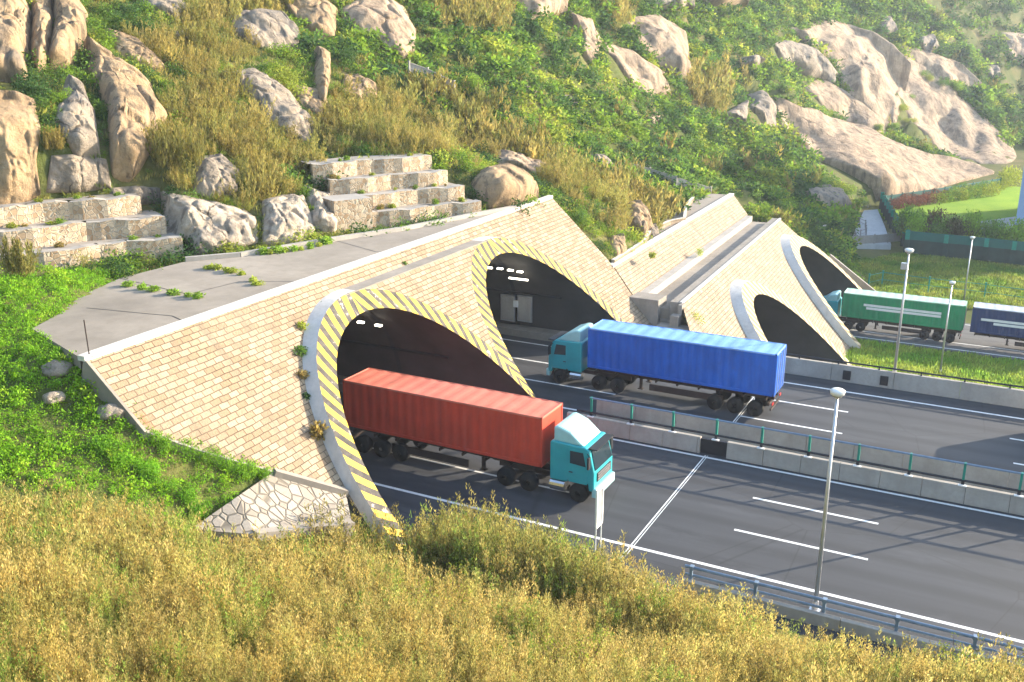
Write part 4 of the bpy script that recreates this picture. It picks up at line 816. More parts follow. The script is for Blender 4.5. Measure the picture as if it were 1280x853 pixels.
R_=[
([(-25,-10),(22,-8),(38,25),(37,70),(32,112),(-25,112)],'rock','tall brown boulder slab cut by the left picture edge at the top',.7),
([(40,-5),(62,-6),(67,35),(57,85),(44,118),(37,75),(39,30)],'rock','narrow upright boulder slab in the middle of the top left outcrop',.6),
([(64,-4),(92,2),(108,28),(106,58),(84,90),(58,104),(57,85),(67,35)],'rock','rounded golden boulder at the right of the top left outcrop',.75),
([(-25,116),(20,118),(42,128),(50,165),(44,200),(50,240),(20,256),(-25,262)],'rock','broad smooth boulder at the left edge just above the stone terraces',.55),
([(110,54),(128,66),(152,82),(185,112),(204,152),(188,185),(172,212),(160,224),(140,220),(134,140),(112,92)],'rock','big pale wedge shaped boulder leaning above the terraces',.5),
([(86,97),(102,110),(118,148),(124,197),(98,200),(68,150)],'rockg','dark pointed boulder between the leaning wedge and the top left outcrop',.55),
([(66,196),(100,194),(131,200),(138,234),(100,240),(60,240)],'rockg','squat block of grey rock sitting on the left terrace',.7),
([(139,236),(170,233),(198,236),(199,254),(140,258)],'rockg','low flat grey block beside the squat block on the left terrace',.7),
([(248,200),(275,195),(299,216),(295,240),(270,250),(243,240)],'rockg','angular grey boulder under the brown shrubs above the blasted rock face',.7),
([(280,95),(318,91),(350,108),(378,140),(395,162),(386,180),(360,174),(332,148),(304,116)],'rockg','large smooth grey boulder in the middle of the brown shrubs',.6),
([(204,244),(250,250),(300,262),(318,274),(319,303),(280,312),(238,320),(210,300),(206,270)],'rockw','wide freshly broken white rock face behind the deck',.55,.12,.18),
([(329,252),(352,246),(378,246),(392,288),(378,304),(330,306)],'rockw','broken white rock block right of the wide blasted face',.6,.12,.18),
([(380,236),(408,244),(421,288),(400,298),(390,288)],'rockw','narrow broken rock block next to the square stone buttress',.6,.12,.16),
([(349,2),(388,-8),(420,18),(416,52),(398,60),(377,32)],'rock','egg shaped boulder high on the slope near the top edge',.8),
([(425,16),(448,2),(474,-8),(502,12),(517,38),(516,62),(500,75),(470,50),(434,36)],'rockp','large striped pale boulder left of the green thicket at the top edge',.5,.06,0,.08),
([(290,18),(330,16),(352,18),(373,40),(372,62),(330,62),(294,42)],'rockg','grey weathered boulder with dark streaks above the large smooth one',.55),
([(172,0),(214,-5),(246,18),(238,27),(200,24)],'rockg','long low grey rock near the top edge left of centre',.5),
([(130,38),(170,50),(196,74),(206,86),(190,90),(150,68)],'rock','slanting flat rock behind the big leaning wedge',.45),
([(214,40),(228,40),(238,48),(230,55),(214,54)],'rockg','small grey stone alone among brown grass at upper left',.7),
([(591,228),(600,217),(620,212),(648,222),(668,238),(668,250),(645,260),(610,261),(594,248)],'rock','smooth round boulder at the far end of the concrete deck',.85,.04),
([(620,192),(648,200),(684,210),(677,222),(640,220),(622,212)],'rockp','low pale rock right behind the round boulder',.5),
([(395,62),(411,70),(411,104),(400,150),(392,110)],'rock','narrow upright rock below the egg shaped boulder',.55),
([(368,108),(398,113),(412,134),(396,150),(374,132)],'rock','pinkish rock at the right of the large smooth grey boulder',.55),
([(430,96),(450,97),(470,108),(470,122),(445,130),(428,116)],'rock','cluster rock with a sunlit top beside the stone steps',.6,.15,.12),
([(640,-4),(705,-6),(704,18),(662,26)],'rockp','pale rock slab cut by the top edge above the green slope',.4),
([(708,15),(738,28),(750,54),(742,78),(733,91),(720,84),(726,50)],'rockp','tall cracked rock strip left of the two pale slabs',.4,.08,.12),
([(784,28),(820,22),(855,44),(863,92),(838,97),(802,62)],'rockp','upper pale rock slab with a dark fissure in the green slope',.45,.05,0,.06),
([(750,54),(790,66),(828,92),(837,119),(800,117),(757,95)],'rockp','lower pale rock slab in the middle of the green slope',.42,.05,0,.06),
([(738,195),(754,194),(766,210),(746,214)],'rockg','small grey rock on the ridge before the hill path',.6),
([(782,256),(796,253),(806,268),(813,286),(800,300),(784,282)],'rock','knobbly rock in the gully between the two portals',.65,.15,.14),
([(762,296),(778,293),(782,318),(764,322)],'rock','brown block in the gully touching the near brick slope',.7),
([(806,282),(818,280),(824,298),(810,302)],'rockg','low rock in the gully beside the wavy wall',.7),
([(899,147),(930,128),(926,158),(915,161)],'rockg','left half of the split grey outcrop below the long cliff',.6,.1,.1),
([(930,122),(952,115),(968,134),(966,164),(940,166),(930,150)],'rockg','right half of the split grey outcrop below the long cliff',.65,.1,.1),
([(955,58),(984,54),(1012,66),(1046,94),(1040,106),(1000,92),(968,80)],'rockg','stepped grey rock left of the top of the long cliff',.4,.1,.1),
([(990,40),(1036,28),(1062,34),(1090,44),(1116,60),(1134,82),(1128,112),(1120,140),(1112,160),(1078,134),(1060,118),(1042,82),(1010,56)],'rockp','upper left slab of the huge pink cliff streaked with grey',.2,.03,0,.018),
([(1126,70),(1150,84),(1186,110),(1230,150),(1262,186),(1266,196),(1232,214),(1180,198),(1120,168),(1112,156),(1120,120)],'rockp','broad right slab of the huge pink cliff running down to the lawn',.16,.025,0,.018),
([(974,130),(1020,150),(1070,160),(1122,190),(1182,206),(1232,216),(1184,228),(1112,250),(1084,246),(1042,216),(1002,186),(980,160)],'rockp','lower broad pink cliff shelf reaching down to the teal fence',.2,.03,0,.018),
([(1120,56),(1160,66),(1200,80),(1225,104),(1216,112),(1170,100),(1136,80)],'rockp','pale cliff band at the upper right behind the long face',.2,.03,0,.02),
([(998,112),(1030,100),(1072,126),(1110,158),(1104,172),(1050,152),(1014,132)],'rockp','rounded ledge of rock between the two pink cliff faces',.3,.05,0,.05),
([(1144,50),(1164,45),(1173,60),(1160,68),(1146,61)],'rockg','single perched boulder on top of the cliff band',.9),
([(1004,240),(1030,238),(1056,247),(1062,260),(1038,262),(1010,254)],'rockg','dark rubble rock at the foot of the cliff beside the footpath',.6,.14,.14),
([(1100,22),(1112,22),(1122,40),(1108,43),(1099,34)],'rockg','small grey boulder in the trees above the cliff',.7),
([(924,74),(940,71),(952,78),(944,86),(926,84)],'rockg','small grey rock in the bushes left of the long cliff',.7),
([(808,-4),(866,-8),(866,10),(818,12)],'rockg','grey rock pile at the top edge right of centre',.6),
([(870,-4),(935,-6),(930,8),(880,8)],'rockp','pale rock row along the top edge towards the cliff',.5),
([(1250,44),(1290,40),(1290,84),(1256,76)],'rockp','hazy rock outcrop on the distant hill at the right edge',.5),
([(1230,85),(1246,82),(1252,96),(1236,100)],'rockg','small hazy rock on the distant hill',.6),
([(700,118),(714,120),(724,132),(708,130)],'rockg','little flat rock showing through the green slope',.5),
([(808,150),(820,140),(826,150),(816,158)],'rockp','little pale rock low on the green slope',.5),
([(652,104),(668,112),(676,124),(660,118)],'rockp','thin pale rock streak in the green slope left of centre',.4),
]
for i,r in enumerate(R_):
    poly,mat,label=r[:3]; b=r[3]; rough=r[4] if len(r)>4 else .09; blk=r[5] if len(r)>5 else (.0 if len(r)>6 or len(poly)>10 else .035); stri=r[6] if len(r)>6 else 0
    big=len(poly)>11
    rock(poly,mat,label,b,rough,i+1,None,150 if big else 84,44 if big else 26,stri,blk)
# stones along the left bank
for i,(px,py,s,lab) in enumerate([(72,464,.55,'pale stone in the weeds left of the near brick slope'),(66,500,.4,'lower pale stone in the weeds left of the near brick slope'),(140,517,.55,'grey stone beside the edge beam of the brick slope')]):
    p=hit(px,py); bm=bmesh.new(); bmesh.ops.create_icosphere(bm,subdivisions=3,radius=s)
    for v in bm.verts: v.co=v.co*(1+.35*noise.fractal(v.co*2+Vector((i*5,0,0)),1,2,3)); v.co.z*=.6
    me=bpy.data.meshes.new('stone'); bm.to_mesh(me); bm.free(); me.materials.append(M['rockw']); me.shade_smooth(); o=bpy.data.objects.new('stone',me); COL.objects.link(o); o.location=(p[0],p[1],p[2]+.1); tag(o,lab,'rock')
# ------------------------------------------------------------------ vegetation
def unit(n,rs):
    v=rs.normal(size=(n,3)); return v/np.linalg.norm(v,axis=1)[:,None]
def leafquads(P,dirs,nrm,ln,wd):
    """diamond leaves: P (n,3) base, dirs unit axis, nrm approx normal"""
    s=np.cross(dirs,nrm); s/=np.linalg.norm(s,axis=1)[:,None]+1e-9
    ln=np.asarray(ln).reshape(-1,1); wd=np.asarray(wd).reshape(-1,1)
    return np.stack([P,P+dirs*ln*.45+s*wd*.5,P+dirs*ln,P+dirs*ln*.45-s*wd*.5],1)   # n,4,3
def t_shrub(n,seed,leaf=.16,blobs=7,flat=.8,sp=1.):
    rs=np.random.RandomState(seed); C=unit(blobs,rs)*rs.uniform(.25,.6,(blobs,1))*sp; C[:,2]=np.abs(C[:,2])*flat+.25; R=rs.uniform(.28,.48,blobs)
    k=rs.randint(0,blobs,n); u=unit(n,rs); P=C[k]+u*(R[k]*rs.uniform(.55,1.05,n))[:,None]; P[:,2]=np.abs(P[:,2])
    d=u*.6+unit(n,rs)*.8; d/=np.linalg.norm(d,axis=1)[:,None]; nr=u+unit(n,rs)*.5
    return leafquads(P,d,nr,leaf*rs.uniform(.7,1.3,n),leaf*.6*rs.uniform(.7,1.3,n))
def t_feather(stems,per,seed,ln=.09,wd=.03,spread=.45,z0=.18,droop=.0):
    rs=np.random.RandomState(seed); out=[]
    for s in range(stems):
        a=rs.rand()*2*PI; b=np.array([math.cos(a),math.sin(a)])*rs.rand()*spread*.55; hgt=rs.uniform(.55,1.05); ln_=np.array([math.cos(a),math.sin(a)])*rs.uniform(.05,spread)
        t=rs.uniform(z0,1,per)**.85; P=np.stack([b[0]+ln_[0]*t**1.4,b[1]+ln_[1]*t**1.4,hgt*t],1)
        side=unit(per,rs)*np.array([1,1,.35]); wid=.13*(1.05-t)**.7+.012; P+=side*wid[:,None]*rs.uniform(.2,1,(per,1))
        d=side*.6+np.array([0,0,.9])+unit(per,rs)*.35; d/=np.linalg.norm(d,axis=1)[:,None]
        out.append(leafquads(P,d,unit(per,rs),ln*rs.uniform(.6,1.3,per),wd*rs.uniform(.7,1.3,per)))
    return np.concatenate(out)
def t_grass(n,seed,h=1.,wd=.035,spread=.5):
    rs=np.random.RandomState(seed); P=np.zeros((n,3)); a=rs.rand(n)*2*PI; r=np.sqrt(rs.rand(n))*spread; P[:,0]=r*np.cos(a); P[:,1]=r*np.sin(a)
    d=np.stack([np.cos(a)*.35,np.sin(a)*.35,np.ones(n)],1)+unit(n,rs)*.35; d/=np.linalg.norm(d,axis=1)[:,None]
    return leafquads(P,d,unit(n,rs),h*rs.uniform(.5,1.1,n),wd*rs.uniform(.7,1.4,n))
def scatter(name,T,pos,sc,scz,col,mat,label,kind='stuff',jit=.22,seed=5,tid=None,loc=None):
    rs=np.random.RandomState(seed); N_=len(pos); pos=np.asarray(pos,float); sc=np.broadcast_to(sc,(N_,)); scz=np.broadcast_to(scz,(N_,)); tid=rs.randint(0,len(T),N_) if tid is None else tid; Vs=[];Cs=[]
    th=rs.rand(N_)*2*PI
    for t in range(len(T)):
        k=np.where(tid==t)[0]
        if not len(k): continue
        Q=T[t].reshape(-1,3); c,s=np.cos(th[k])[:,None],np.sin(th[k])[:,None]
        V=np.empty((len(k),len(Q),3),np.float32); V[:,:,0]=(Q[:,0]*c-Q[:,1]*s)*sc[k][:,None]+pos[k,0][:,None]; V[:,:,1]=(Q[:,0]*s+Q[:,1]*c)*sc[k][:,None]+pos[k,1][:,None]; V[:,:,2]=Q[:,2]*scz[k][:,None]+pos[k,2][:,None]
        nl=len(Q)//4; j=rs.normal(1,jit,(len(k),nl,1)).clip(.4,1.9); hue=rs.normal(0,.06,(len(k),nl,1)); cc=col[k][:,None,:]*j*np.concatenate([1+hue,np.ones_like(hue),1-hue],2)
        Cs.append(np.repeat(cc,4,axis=1).reshape(-1,3).astype(np.float32)); Vs.append(V.reshape(-1,3))
    V=np.concatenate(Vs)
    if loc is not None: V=V-np.asarray(loc,np.float32)
    me=npmesh(name,V,4,np.concatenate(Cs).clip(0,1),mat); o=bpy.data.objects.new(name,me); COL.objects.link(o)
    if loc is not None: o.location=tuple(float(q) for q in loc)
    if label: tag(o,label,None if kind else None,None,kind)
    return o
GREEN=np.array([(.19,.30,.03),(.11,.20,.03),(.055,.115,.028),(.30,.35,.045),(.16,.24,.05)]); BROWN=np.array([(.33,.245,.07),(.28,.22,.06),(.38,.29,.095),(.23,.21,.055),(.31,.27,.075)])
# sample the hillside, denser nearby
n0=240000; rs=np.random.RandomState(3); az=math.radians(YAW)+rs.uniform(-.66,.62,n0); D=np.exp(rs.uniform(math.log(40),math.log(360),n0)); X=-np.sin(az)*D; Y=np.cos(az)*D
keep=rs.rand(n0)<np.clip(.30*(D/100)**1.0,0,.95)
Z=height(X,Y); P=np.stack([X,Y,Z],1); px=proj(P)
fl=(h1(X,Y)>Z-2.5)&(Y>27)&(Y<352)&keep&~inpoly(np.stack([X,Y],1),[tuple(q) for q in deck_w])
fl&=~((X>-34.6)&(Y<73.6)&(X<-18)); U=X+.047*(Y-90); fl&=~((Y>73.5)&(Y<122)&(U>np.where(Y<92,-30.9,-32.2))&(U<0))&~((Y>66)&(Y<=73.5)&(U>-29.5)&(U<0)); fl&=~((Z<-7.4)&(X>-24)); fl&=~inpoly(px,[(1060,325),(1066,280),(1074,258),(1108,246),(1140,330)]) 
kz=[at(*q,ZD)[:2] for q in [(-80,365),(-80,262),(0,262),(200,250),(240,322)]]; fl&=~inpoly(px,[(-120,350),(-120,285),(170,266),(228,322)]); fl&=~inpoly(px,[(414,222),(535,212),(575,240),(596,266),(430,300)])
fl&=(px[:,1]>-260)&(px[:,0]>-260)&(px[:,0]<1400)
def shrinkpoly(p,k): c=np.mean(p,0); return [tuple(c+(np.array(q)-c)*k) for q in p]
pl=px.copy(); pl[:,1]-=2
for p in ROCKPX: fl&=~inpoly(pl,shrinkpoly(p,.97))
fl&=~inpoly(px,[(795,330),(822,312),(840,290),(872,280),(875,258),(940,244),(945,262),(800,350)])
P,px,D=P[fl],px[fl],D[fl]
BZ=[[(150,40),(190,55),(262,15),(335,70),(285,92),(330,140),(375,178),(402,205),(425,215),(330,275),(190,232),(188,160),(228,112),(180,92)],[(388,172),(425,100),(520,112),(600,118),(655,172),(705,200),(832,250),(852,290),(760,292),(700,242),(600,192),(540,202),(420,206)],[(243,-200),(425,-200),(425,0),(245,60)],[(848,92),(905,88),(912,142),(868,142)],[(520,0),(640,0),(640,45),(560,40)],[(770,0),(800,0),(790,28),(760,50)]]
isb=np.zeros(len(P),bool)
for z in BZ: isb|=inpoly(px,z)
nz=smooth_noise(P[:,0],P[:,1],9,8); r=rs.rand(len(P))
isb=(isb&(nz+r*.8>-.35))|(~isb&(nz>1.0)&(r<.5))
lod=D<95
sz=(.40+.0052*D)*np.exp(rs.normal(-.08,.42,len(P))).clip(.45,2.3); nz2=smooth_noise(P[:,0],P[:,1],13,21)*1.1
def greens(n,nz):
    k=np.clip(((nz+1)/2*3.2+rs.normal(0,.7,n)).astype(int),0,3); k=np.array([2,1,0,3])[k]; return GREEN[k]*rs.uniform(.8,1.2,(n,1))
TS=[t_shrub(230,s,.13) for s in range(4)]; TSf=[t_shrub(64,s+9,.28) for s in range(4)]
TF=[t_feather(11,38,s,.12,.034,.6) for s in range(4)]; TFf=[t_feather(7,14,s+9,.26,.09,.6) for s in range(4)]
Pd=P-np.array([0,0,.12])
for nm,lab,msk,T,mat_,far in (('hillside_scrub','dense green scrub covering the near hillside between the rocks',~isb&lod,TS,M['leaf'],0),('hillside_scrub','green scrub carpet on the farther hillside up to the cliffs',~isb&~lod,TSf,M['leaf'],1)):
    k=np.where(msk)[0]; scatter(nm,T,Pd[k],sz[k],sz[k]*.85,greens(len(k),nz2[k]),mat_,lab,seed=len(k))
for nm,lab,msk,T in (('dry_scrub','feathery brown scrub on the near hillside above the deck',isb&lod,TF),('dry_scrub','brown scrub patches on the farther hillside',isb&~lod,TFf)):
    k=np.where(msk)[0]; c=BROWN[rs.randint(0,5,len(k))]*rs.uniform(.8,1.2,(len(k),1)); scatter(nm,T,Pd[k],sz[k]*1.0,sz[k]*1.4,c*np.array([.95,1.03,.95]),M['dryleaf'],lab,seed=len(k))
open('/tmp/cnt','w').write('%d %d %d'%(len(P),isb.sum(),lod.sum())) if False else None
# grass between the shrubs of the near hill
n=16000; az=math.radians(YAW)+rs.uniform(-.6,.45,n); D=rs.uniform(48,125,n); X=-np.sin(az)*D; Y=np.cos(az)*D; Z=height(X,Y); q=proj(np.stack([X,Y,Z],1))
k=(h1(X,Y)>Z-2.5)&(Y>27)&~inpoly(np.stack([X,Y],1),[tuple(v) for v in deck_w])&~((X>-34.6)&(Y<73.6)); U=X+.047*(Y-90); k&=~((Y>66)&(Y<122)&(U>-30.5))&(Z>-7)
k&=~inpoly(q,[(-120,350),(-120,262),(205,255),(232,322)])&~inpoly(q,[(412,214),(540,204),(590,245),(596,270),(430,300)])
for p in ROCKPX: k&=~inpoly(q,shrinkpoly(p,.92))
k=np.where(k)[0]; f=np.clip(smooth_noise(X[k],Y[k],8,91)*.6+.5,0,1)[:,None]; c=np.array([.15,.24,.03])*(1-f)+np.array([.34,.29,.08])*f; s=rs.uniform(.5,1.1,len(k))
scatter('hillside_grass',[t_grass(24,s_+900,.55,.07,.6) for s_ in range(3)],np.stack([X,Y,Z-.03],1)[k],s,s,c*rs.uniform(.8,1.2,(len(k),1)),M['leaf'],'short grass between the rocks and shrubs of the near hillside',seed=92)
# far hazy hill
n=5200; x=rs.uniform(-190,90,n); y=rs.uniform(358,620,n); z=height(x,y); k=z>-8.3; s=rs.uniform(2.2,4.6,n); nzf=smooth_noise(x,y,30,5)
scatter('far_woods',[t_shrub(60,s_+40,.3) for s_ in range(3)],np.stack([x,y,z-.3],1)[k],s[k],s[k],greens(k.sum(),nzf[k]-.5)*.85,M['leaf'],'hazy woodland on the distant hill at the upper right',seed=77)
# foreground dry brush
n=15500; az=math.radians(YAW)+rs.uniform(-1.1,.76,n); D=np.sqrt(rs.uniform(5.5**2,42**2,n)); X=-np.sin(az)*D; Y=np.cos(az)*D; Z=height(X,Y); hg=rs.uniform(1.0,1.75,n)*(.75+.55*np.clip((D-14)/16,0,1)); nz=smooth_noise(X,Y,3.5,31)
top=proj(np.stack([X,Y,Z+hg],1)); bx=[-400,0,130,200,260,330,370,430,520,640,760,900,1020,1100,1280,1700]; by=[600,597,604,640,662,672,650,634,606,655,694,742,790,806,822,850]
bl_=np.interp(top[:,0],bx,by)
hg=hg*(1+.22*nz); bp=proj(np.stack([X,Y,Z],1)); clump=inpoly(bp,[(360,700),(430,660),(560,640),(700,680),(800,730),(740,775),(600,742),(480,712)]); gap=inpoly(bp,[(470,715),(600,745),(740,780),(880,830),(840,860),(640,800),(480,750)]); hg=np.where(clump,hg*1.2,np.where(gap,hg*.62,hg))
k=(top[:,1]>bl_+rs.uniform(-6,10,n))&(top[:,1]>560)&(Y<34.3)&~((X>-34)&(X<-24.2)&(Y>30.8))&~((X>=-24.2)&(X<-20)&(Y>32.35))&~inpoly(np.stack([X,Y],1),[tuple(q[:2]) for q in ap])
out=(bp[:,0]<-40)|(bp[:,0]>1320)|(bp[:,1]>900); k&=(rs.rand(n)<np.clip(.2+D/34,0,1)*np.where(out,.45,1.)); 
TP=[t_feather(13,115,s+100,.043,.0125,.34,.1) for s in range(3)]+[t_feather(12,78,s+110,.05,.0155,.34,.1) for s in range(3)]+[t_feather(10,56,s+120,.06,.019,.36,.1) for s in range(3)]
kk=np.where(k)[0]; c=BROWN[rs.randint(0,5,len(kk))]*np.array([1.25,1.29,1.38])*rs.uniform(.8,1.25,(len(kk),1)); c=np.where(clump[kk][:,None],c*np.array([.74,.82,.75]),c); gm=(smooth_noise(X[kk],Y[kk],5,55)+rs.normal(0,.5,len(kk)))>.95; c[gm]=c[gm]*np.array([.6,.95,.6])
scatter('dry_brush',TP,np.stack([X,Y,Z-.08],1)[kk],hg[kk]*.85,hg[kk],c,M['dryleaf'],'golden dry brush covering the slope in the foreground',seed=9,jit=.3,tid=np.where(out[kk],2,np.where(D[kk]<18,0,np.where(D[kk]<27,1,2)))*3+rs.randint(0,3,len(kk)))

# left bank weeds
n=19000; X=rs.uniform(-62,-20,n); Y=rs.uniform(8,42,n); Z=height(X,Y); q=proj(np.stack([X,Y,Z],1)); bl_=np.interp(q[:,0],bx,by)
k=(q[:,1]<bl_+14)&(q[:,0]<352)&(q[:,0]>-160)&~inpoly(np.stack([X,Y],1),[tuple(v) for v in deck_w])&~inpoly(q,[(345,588),(430,610),(432,640),(345,672),(240,664),(296,622)])&(q[:,1]>322)&~inpoly(q,[(110,440),(700,240),(700,600),(345,588),(262,564),(185,538)])&~inpoly(q,[(-200,355),(-200,250),(232,250),(238,330),(140,338),(60,345)])
kk=np.where(k)[0]; nzw=smooth_noise(X[kk],Y[kk],5,61); gcol=np.array([(.17,.34,.02),(.21,.40,.02),(.28,.42,.03),(.11,.25,.02)])[np.clip((nzw+1+rs.normal(0,.5,len(kk))).astype(int),0,3)]*rs.uniform(.85,1.2,(len(kk),1)); s=rs.uniform(.22,.52,len(kk))*(1+.4*np.clip(nzw,0,1))
scatter('weeds',[t_shrub(70,s_+60,.2,5) for s_ in range(4)],np.stack([X,Y,Z-.05],1)[kk],s,s*1.1,gcol,M['leaf'],'bright green weeds carpeting the bank left of the near portal',seed=12)

def plant(name,label,cat,p,T,s,sz_,col,mat='leaf',group=None,jit=.22,seed=1,n=1,spread=0.):
    rs2=np.random.RandomState(seed); pos=[np.array(p)+np.array([rs2.normal()*spread,rs2.normal()*spread,0]) for _ in range(n)]
    o=scatter(name,T,pos,np.full(n,s)*rs2.uniform(.8,1.2,n),np.full(n,sz_)*rs2.uniform(.8,1.2,n),np.tile(np.array(col),(n,1))*rs2.uniform(.85,1.15,(n,1)),M[mat],None,None,jit,seed,loc=p); tag(o,label,cat,group); return o
TG0=[t_shrub(500,s_+230,.11,9) for s_ in range(3)]
# two rows of bright weeds beside the lower brick edge
for i in range(13):
    t=i/12; p=hit(196+t*136,556+t*47); plant('low_shrub','low bright green bush in the row right under the lower brick edge','shrub',p,TG0,.55,.75,(.19,.36,.03),'leaf','low bushes under the brick edge',.25,700+i,2,.15)
for i in range(12):
    t=i/11; p=hit(120+t*132,560+t*82); plant('low_shrub','low bright green bush in the outer row before the dry brush','shrub',p,TG0,.6,.75,(.17,.36,.025),'leaf','low bushes before the dry brush',.25,720+i,2,.15)
# weeds on the terrace ledges
# meadow and verge grass
def patch(n,pxs,z,h,c0,c1,label,sd,name='meadow_grass'):
    poly=[tuple(at(*q,z)[:2]) for q in pxs]; a=np.array(poly); x=rs.uniform(a[:,0].min(),min(45,a[:,0].max()),n); y=rs.uniform(a[:,1].min(),a[:,1].max(),n); k=inpoly(np.stack([x,y],1),poly); x,y=x[k],y[k]; f=np.clip(smooth_noise(x,y,9,sd)*.5+.5,0,1)[:,None]; c=np.array(c0)*(1-f)+np.array(c1)*f
    s=rs.uniform(.6,1.3,len(x)); scatter(name,[t_grass(26,s_+sd,h,.09,.55) for s_ in range(3)],np.stack([x,y,np.full(len(x),z)],1),s,s*rs.uniform(.5,1.2,len(x)),c*rs.uniform(.8,1.2,(len(x),1)),M['leaf'],label,seed=sd)
patch(5200,[(1046,352),(1052,330),(1132,318),(1300,338),(1400,350),(1400,398),(1100,378)],LZ,.5,(.13,.24,.03),(.30,.33,.06),'long green meadow grass beyond the lower road',81)
patch(4200,[(1050,425),(1400,470),(1400,520),(1020,480)],LZ,.5,(.16,.34,.03),(.36,.42,.07),'yellow green grass on the strip before the lower road',83)
# ------------------------------------------------------------------ single plants
TG=[t_shrub(900,s+200,.085,9) for s in range(3)]; TB=[t_feather(16,40,s+210,.13,.04,.55) for s in range(3)]; TT=[t_shrub(240,s+221,.26,12,.7,.6) for s in range(3)]
for i,(x,y,s,ty,lab) in enumerate([(70,120,1.1,'g','bright green bush between the top left outcrop and the dark pointed boulder'),(70,178,1.2,'b','olive bush in front of the dark pointed boulder'),(6,160,1.2,'g','green bush at the left edge on the broad smooth boulder'),(225,205,2.4,'b','large rounded brown shrub above the wide blasted rock face'),(330,245,1.9,'b','brown shrub hanging over the broken rock blocks'),(278,245,.7,'g','little green bush on top of the wide blasted rock face'),(432,182,1.7,'g','olive green bush just above the terraces'),(430,72,1.8,'g','bright green bush below the egg shaped boulder'),(380,210,1.4,'b','brown shrub beside the left end of the stone terraces'),(620,170,1.5,'g','dark green bush in the middle of the brown slope'),(718,270,1.6,'g','bright green bush against the right edge of the near brick slope'),(580,240,.9,'g','green bush beside the round boulder'),(590,105,2.2,'g','dark rounded thicket on the upper green slope'),(14,340,1.7,'b','reddish brown shrub at the left edge beside the terraces'),(885,130,2.4,'b','tall brown shrub left of the split grey outcrop'),(975,160,2.2,'g','dark bush at the right of the split grey outcrop'),(895,262,1.1,'g','bush standing at the top of the far portal'),(1255,222,4.5,'g','large olive shrub at the end of the lawn under the cliff'),(1205,225,1.6,'g','small shrub left of the large olive shrub')]):
    p=hit(x,y+8) if y<320 or x<200 else hit(x,y)
    if i>=17: p=at(x,y+10,LZ)
    if ty=='g': plant('shrub',lab,'shrub',p-np.array([0,0,.2]),TG,s*.8,s*.9,GREEN[[0,3,1,2][i%4]]*(1.1),'leaf',None,.25,i,3,s*.25)
    else: plant('shrub',lab,'shrub',p-np.array([0,0,.2]),TB,s*.7,s*1.25,BROWN[i%5],'dryleaf',None,.25,i,4,s*.3)
p=at(350,322,ZD)
tuft=[(303,320),(318,318),(330,318),(338,318),(348,316),(358,315),(368,314),(377,313),(388,311),(399,308),(408,305),(435,292)]
for i,q in enumerate(tuft): s=[.55,.4,.7,.45,.8,.5][i%6]; plant('weed_tuft','small green weed tuft in the row along the kerb below the blasted rock','weeds',at(q[0],q[1],ZD+.0),TT,s*.8,s*.7,GREEN[[0,3][i%2]]*1.3,'leaf','weed tufts along the deck kerb',.25,300+i)
for i,q in enumerate([(262,336),(272,337),(282,339),(290,341),(302,344),(316,352),(322,356)]): plant('weed_tuft','flat weed tuft in the short row across the middle of the deck','weeds',at(*q,ZD),TT,[.55,.45,.35][i%3],.32,GREEN[3]*1.2,'leaf','weed tufts across the deck joint',.25,320+i)
for i,q in enumerate([(160,358),(178,362),(192,364),(218,368),(236,371),(248,373)]): plant('weed_tuft','weed tuft in the row on the deck nearest the left weeds','weeds',at(*q,ZD),TT,[.6,.42,.5][i%3],.36,GREEN[0]*1.3,'leaf','weed tufts on the near deck joint',.25,340+i)
def on1(px,py,off=.9):
    d=ray(px,py); n=np.array([1,.036,1/1.008]); t=(-22.866-off+.036*42-n@np.array([0,0,H]))/(n@d); return np.array([0,0,H])+d*t
for i,(q,c,s,lab) in enumerate([((377,410),GREEN[3],.5,'topmost yellow green weed beside the white flank of the near portal'),((375,442),GREEN[1],.55,'dark green weed beside the white flank of the near portal'),((377,470),BROWN[2],.5,'dry brown tuft below the dark green weed on the brick slope'),((383,497),GREEN[2],.35,'small dark weed below the dry tuft on the brick slope'),((398,545),BROWN[0],.8,'large reddish dry weed at the foot of the white portal flank'),((506,330),GREEN[1],.28,'lone green tuft on the upper bricks above the ledge'),((402,380),GREEN[1],.22,'tiny green tuft at the left end of the ledge')]):
    plant('weed_tuft',lab,'weeds',on1(*q)-np.array([0,0,.1]),TT,s,s*1.1,c*1.1,'leaf',None,.3,360+i)
for i,(q,z,s,lab) in enumerate([((862,404),.5,1.0,'bright green bush in the planter below the far portal deck'),((838,352),1.6,.0,''),((874,320),2.25,.75,'round bush growing on the foot kerb of the far portal'),((872,371+0),0,0,''),((898,338),1.56,.35,'small tuft on the far portal deck'),((815,322),4.2,.55,'tuft on the platform behind the wavy wall'),((962,276),1.6,.55,'low weed at the far end of the far portal deck')]):
    if s: plant('shrub',lab,'shrub',at(*q,z),TT if s<.6 else TG,s*(1.3 if i==0 else 1.),s,GREEN[3]*1.15,'leaf',None,.25,380+i)
for i,(x,y,s_) in enumerate([(1098,160,1.3),(1112,168,1.6),(1128,176,1.8),(1146,184,1.7),(1160,191,1.5),(1172,198,1.2),(1150,92,1.4),(1162,98,1.6),(1178,104,1.5),(1195,110,1.8),(1030,140,1.2),(1046,150,1.4)]):
    p=hits([(x,y+3)])[0]; tc=(CAMP-p); tc/=np.linalg.norm(tc); plant('cliff_shrub','green shrub in the narrow strips growing across the pink cliff','shrub',p+tc*2.2,TG,s_*1.5,s_*1.2,GREEN[[0,3,1][i%3]],'leaf','shrubs on the cliff',.25,600+i,3,.9)
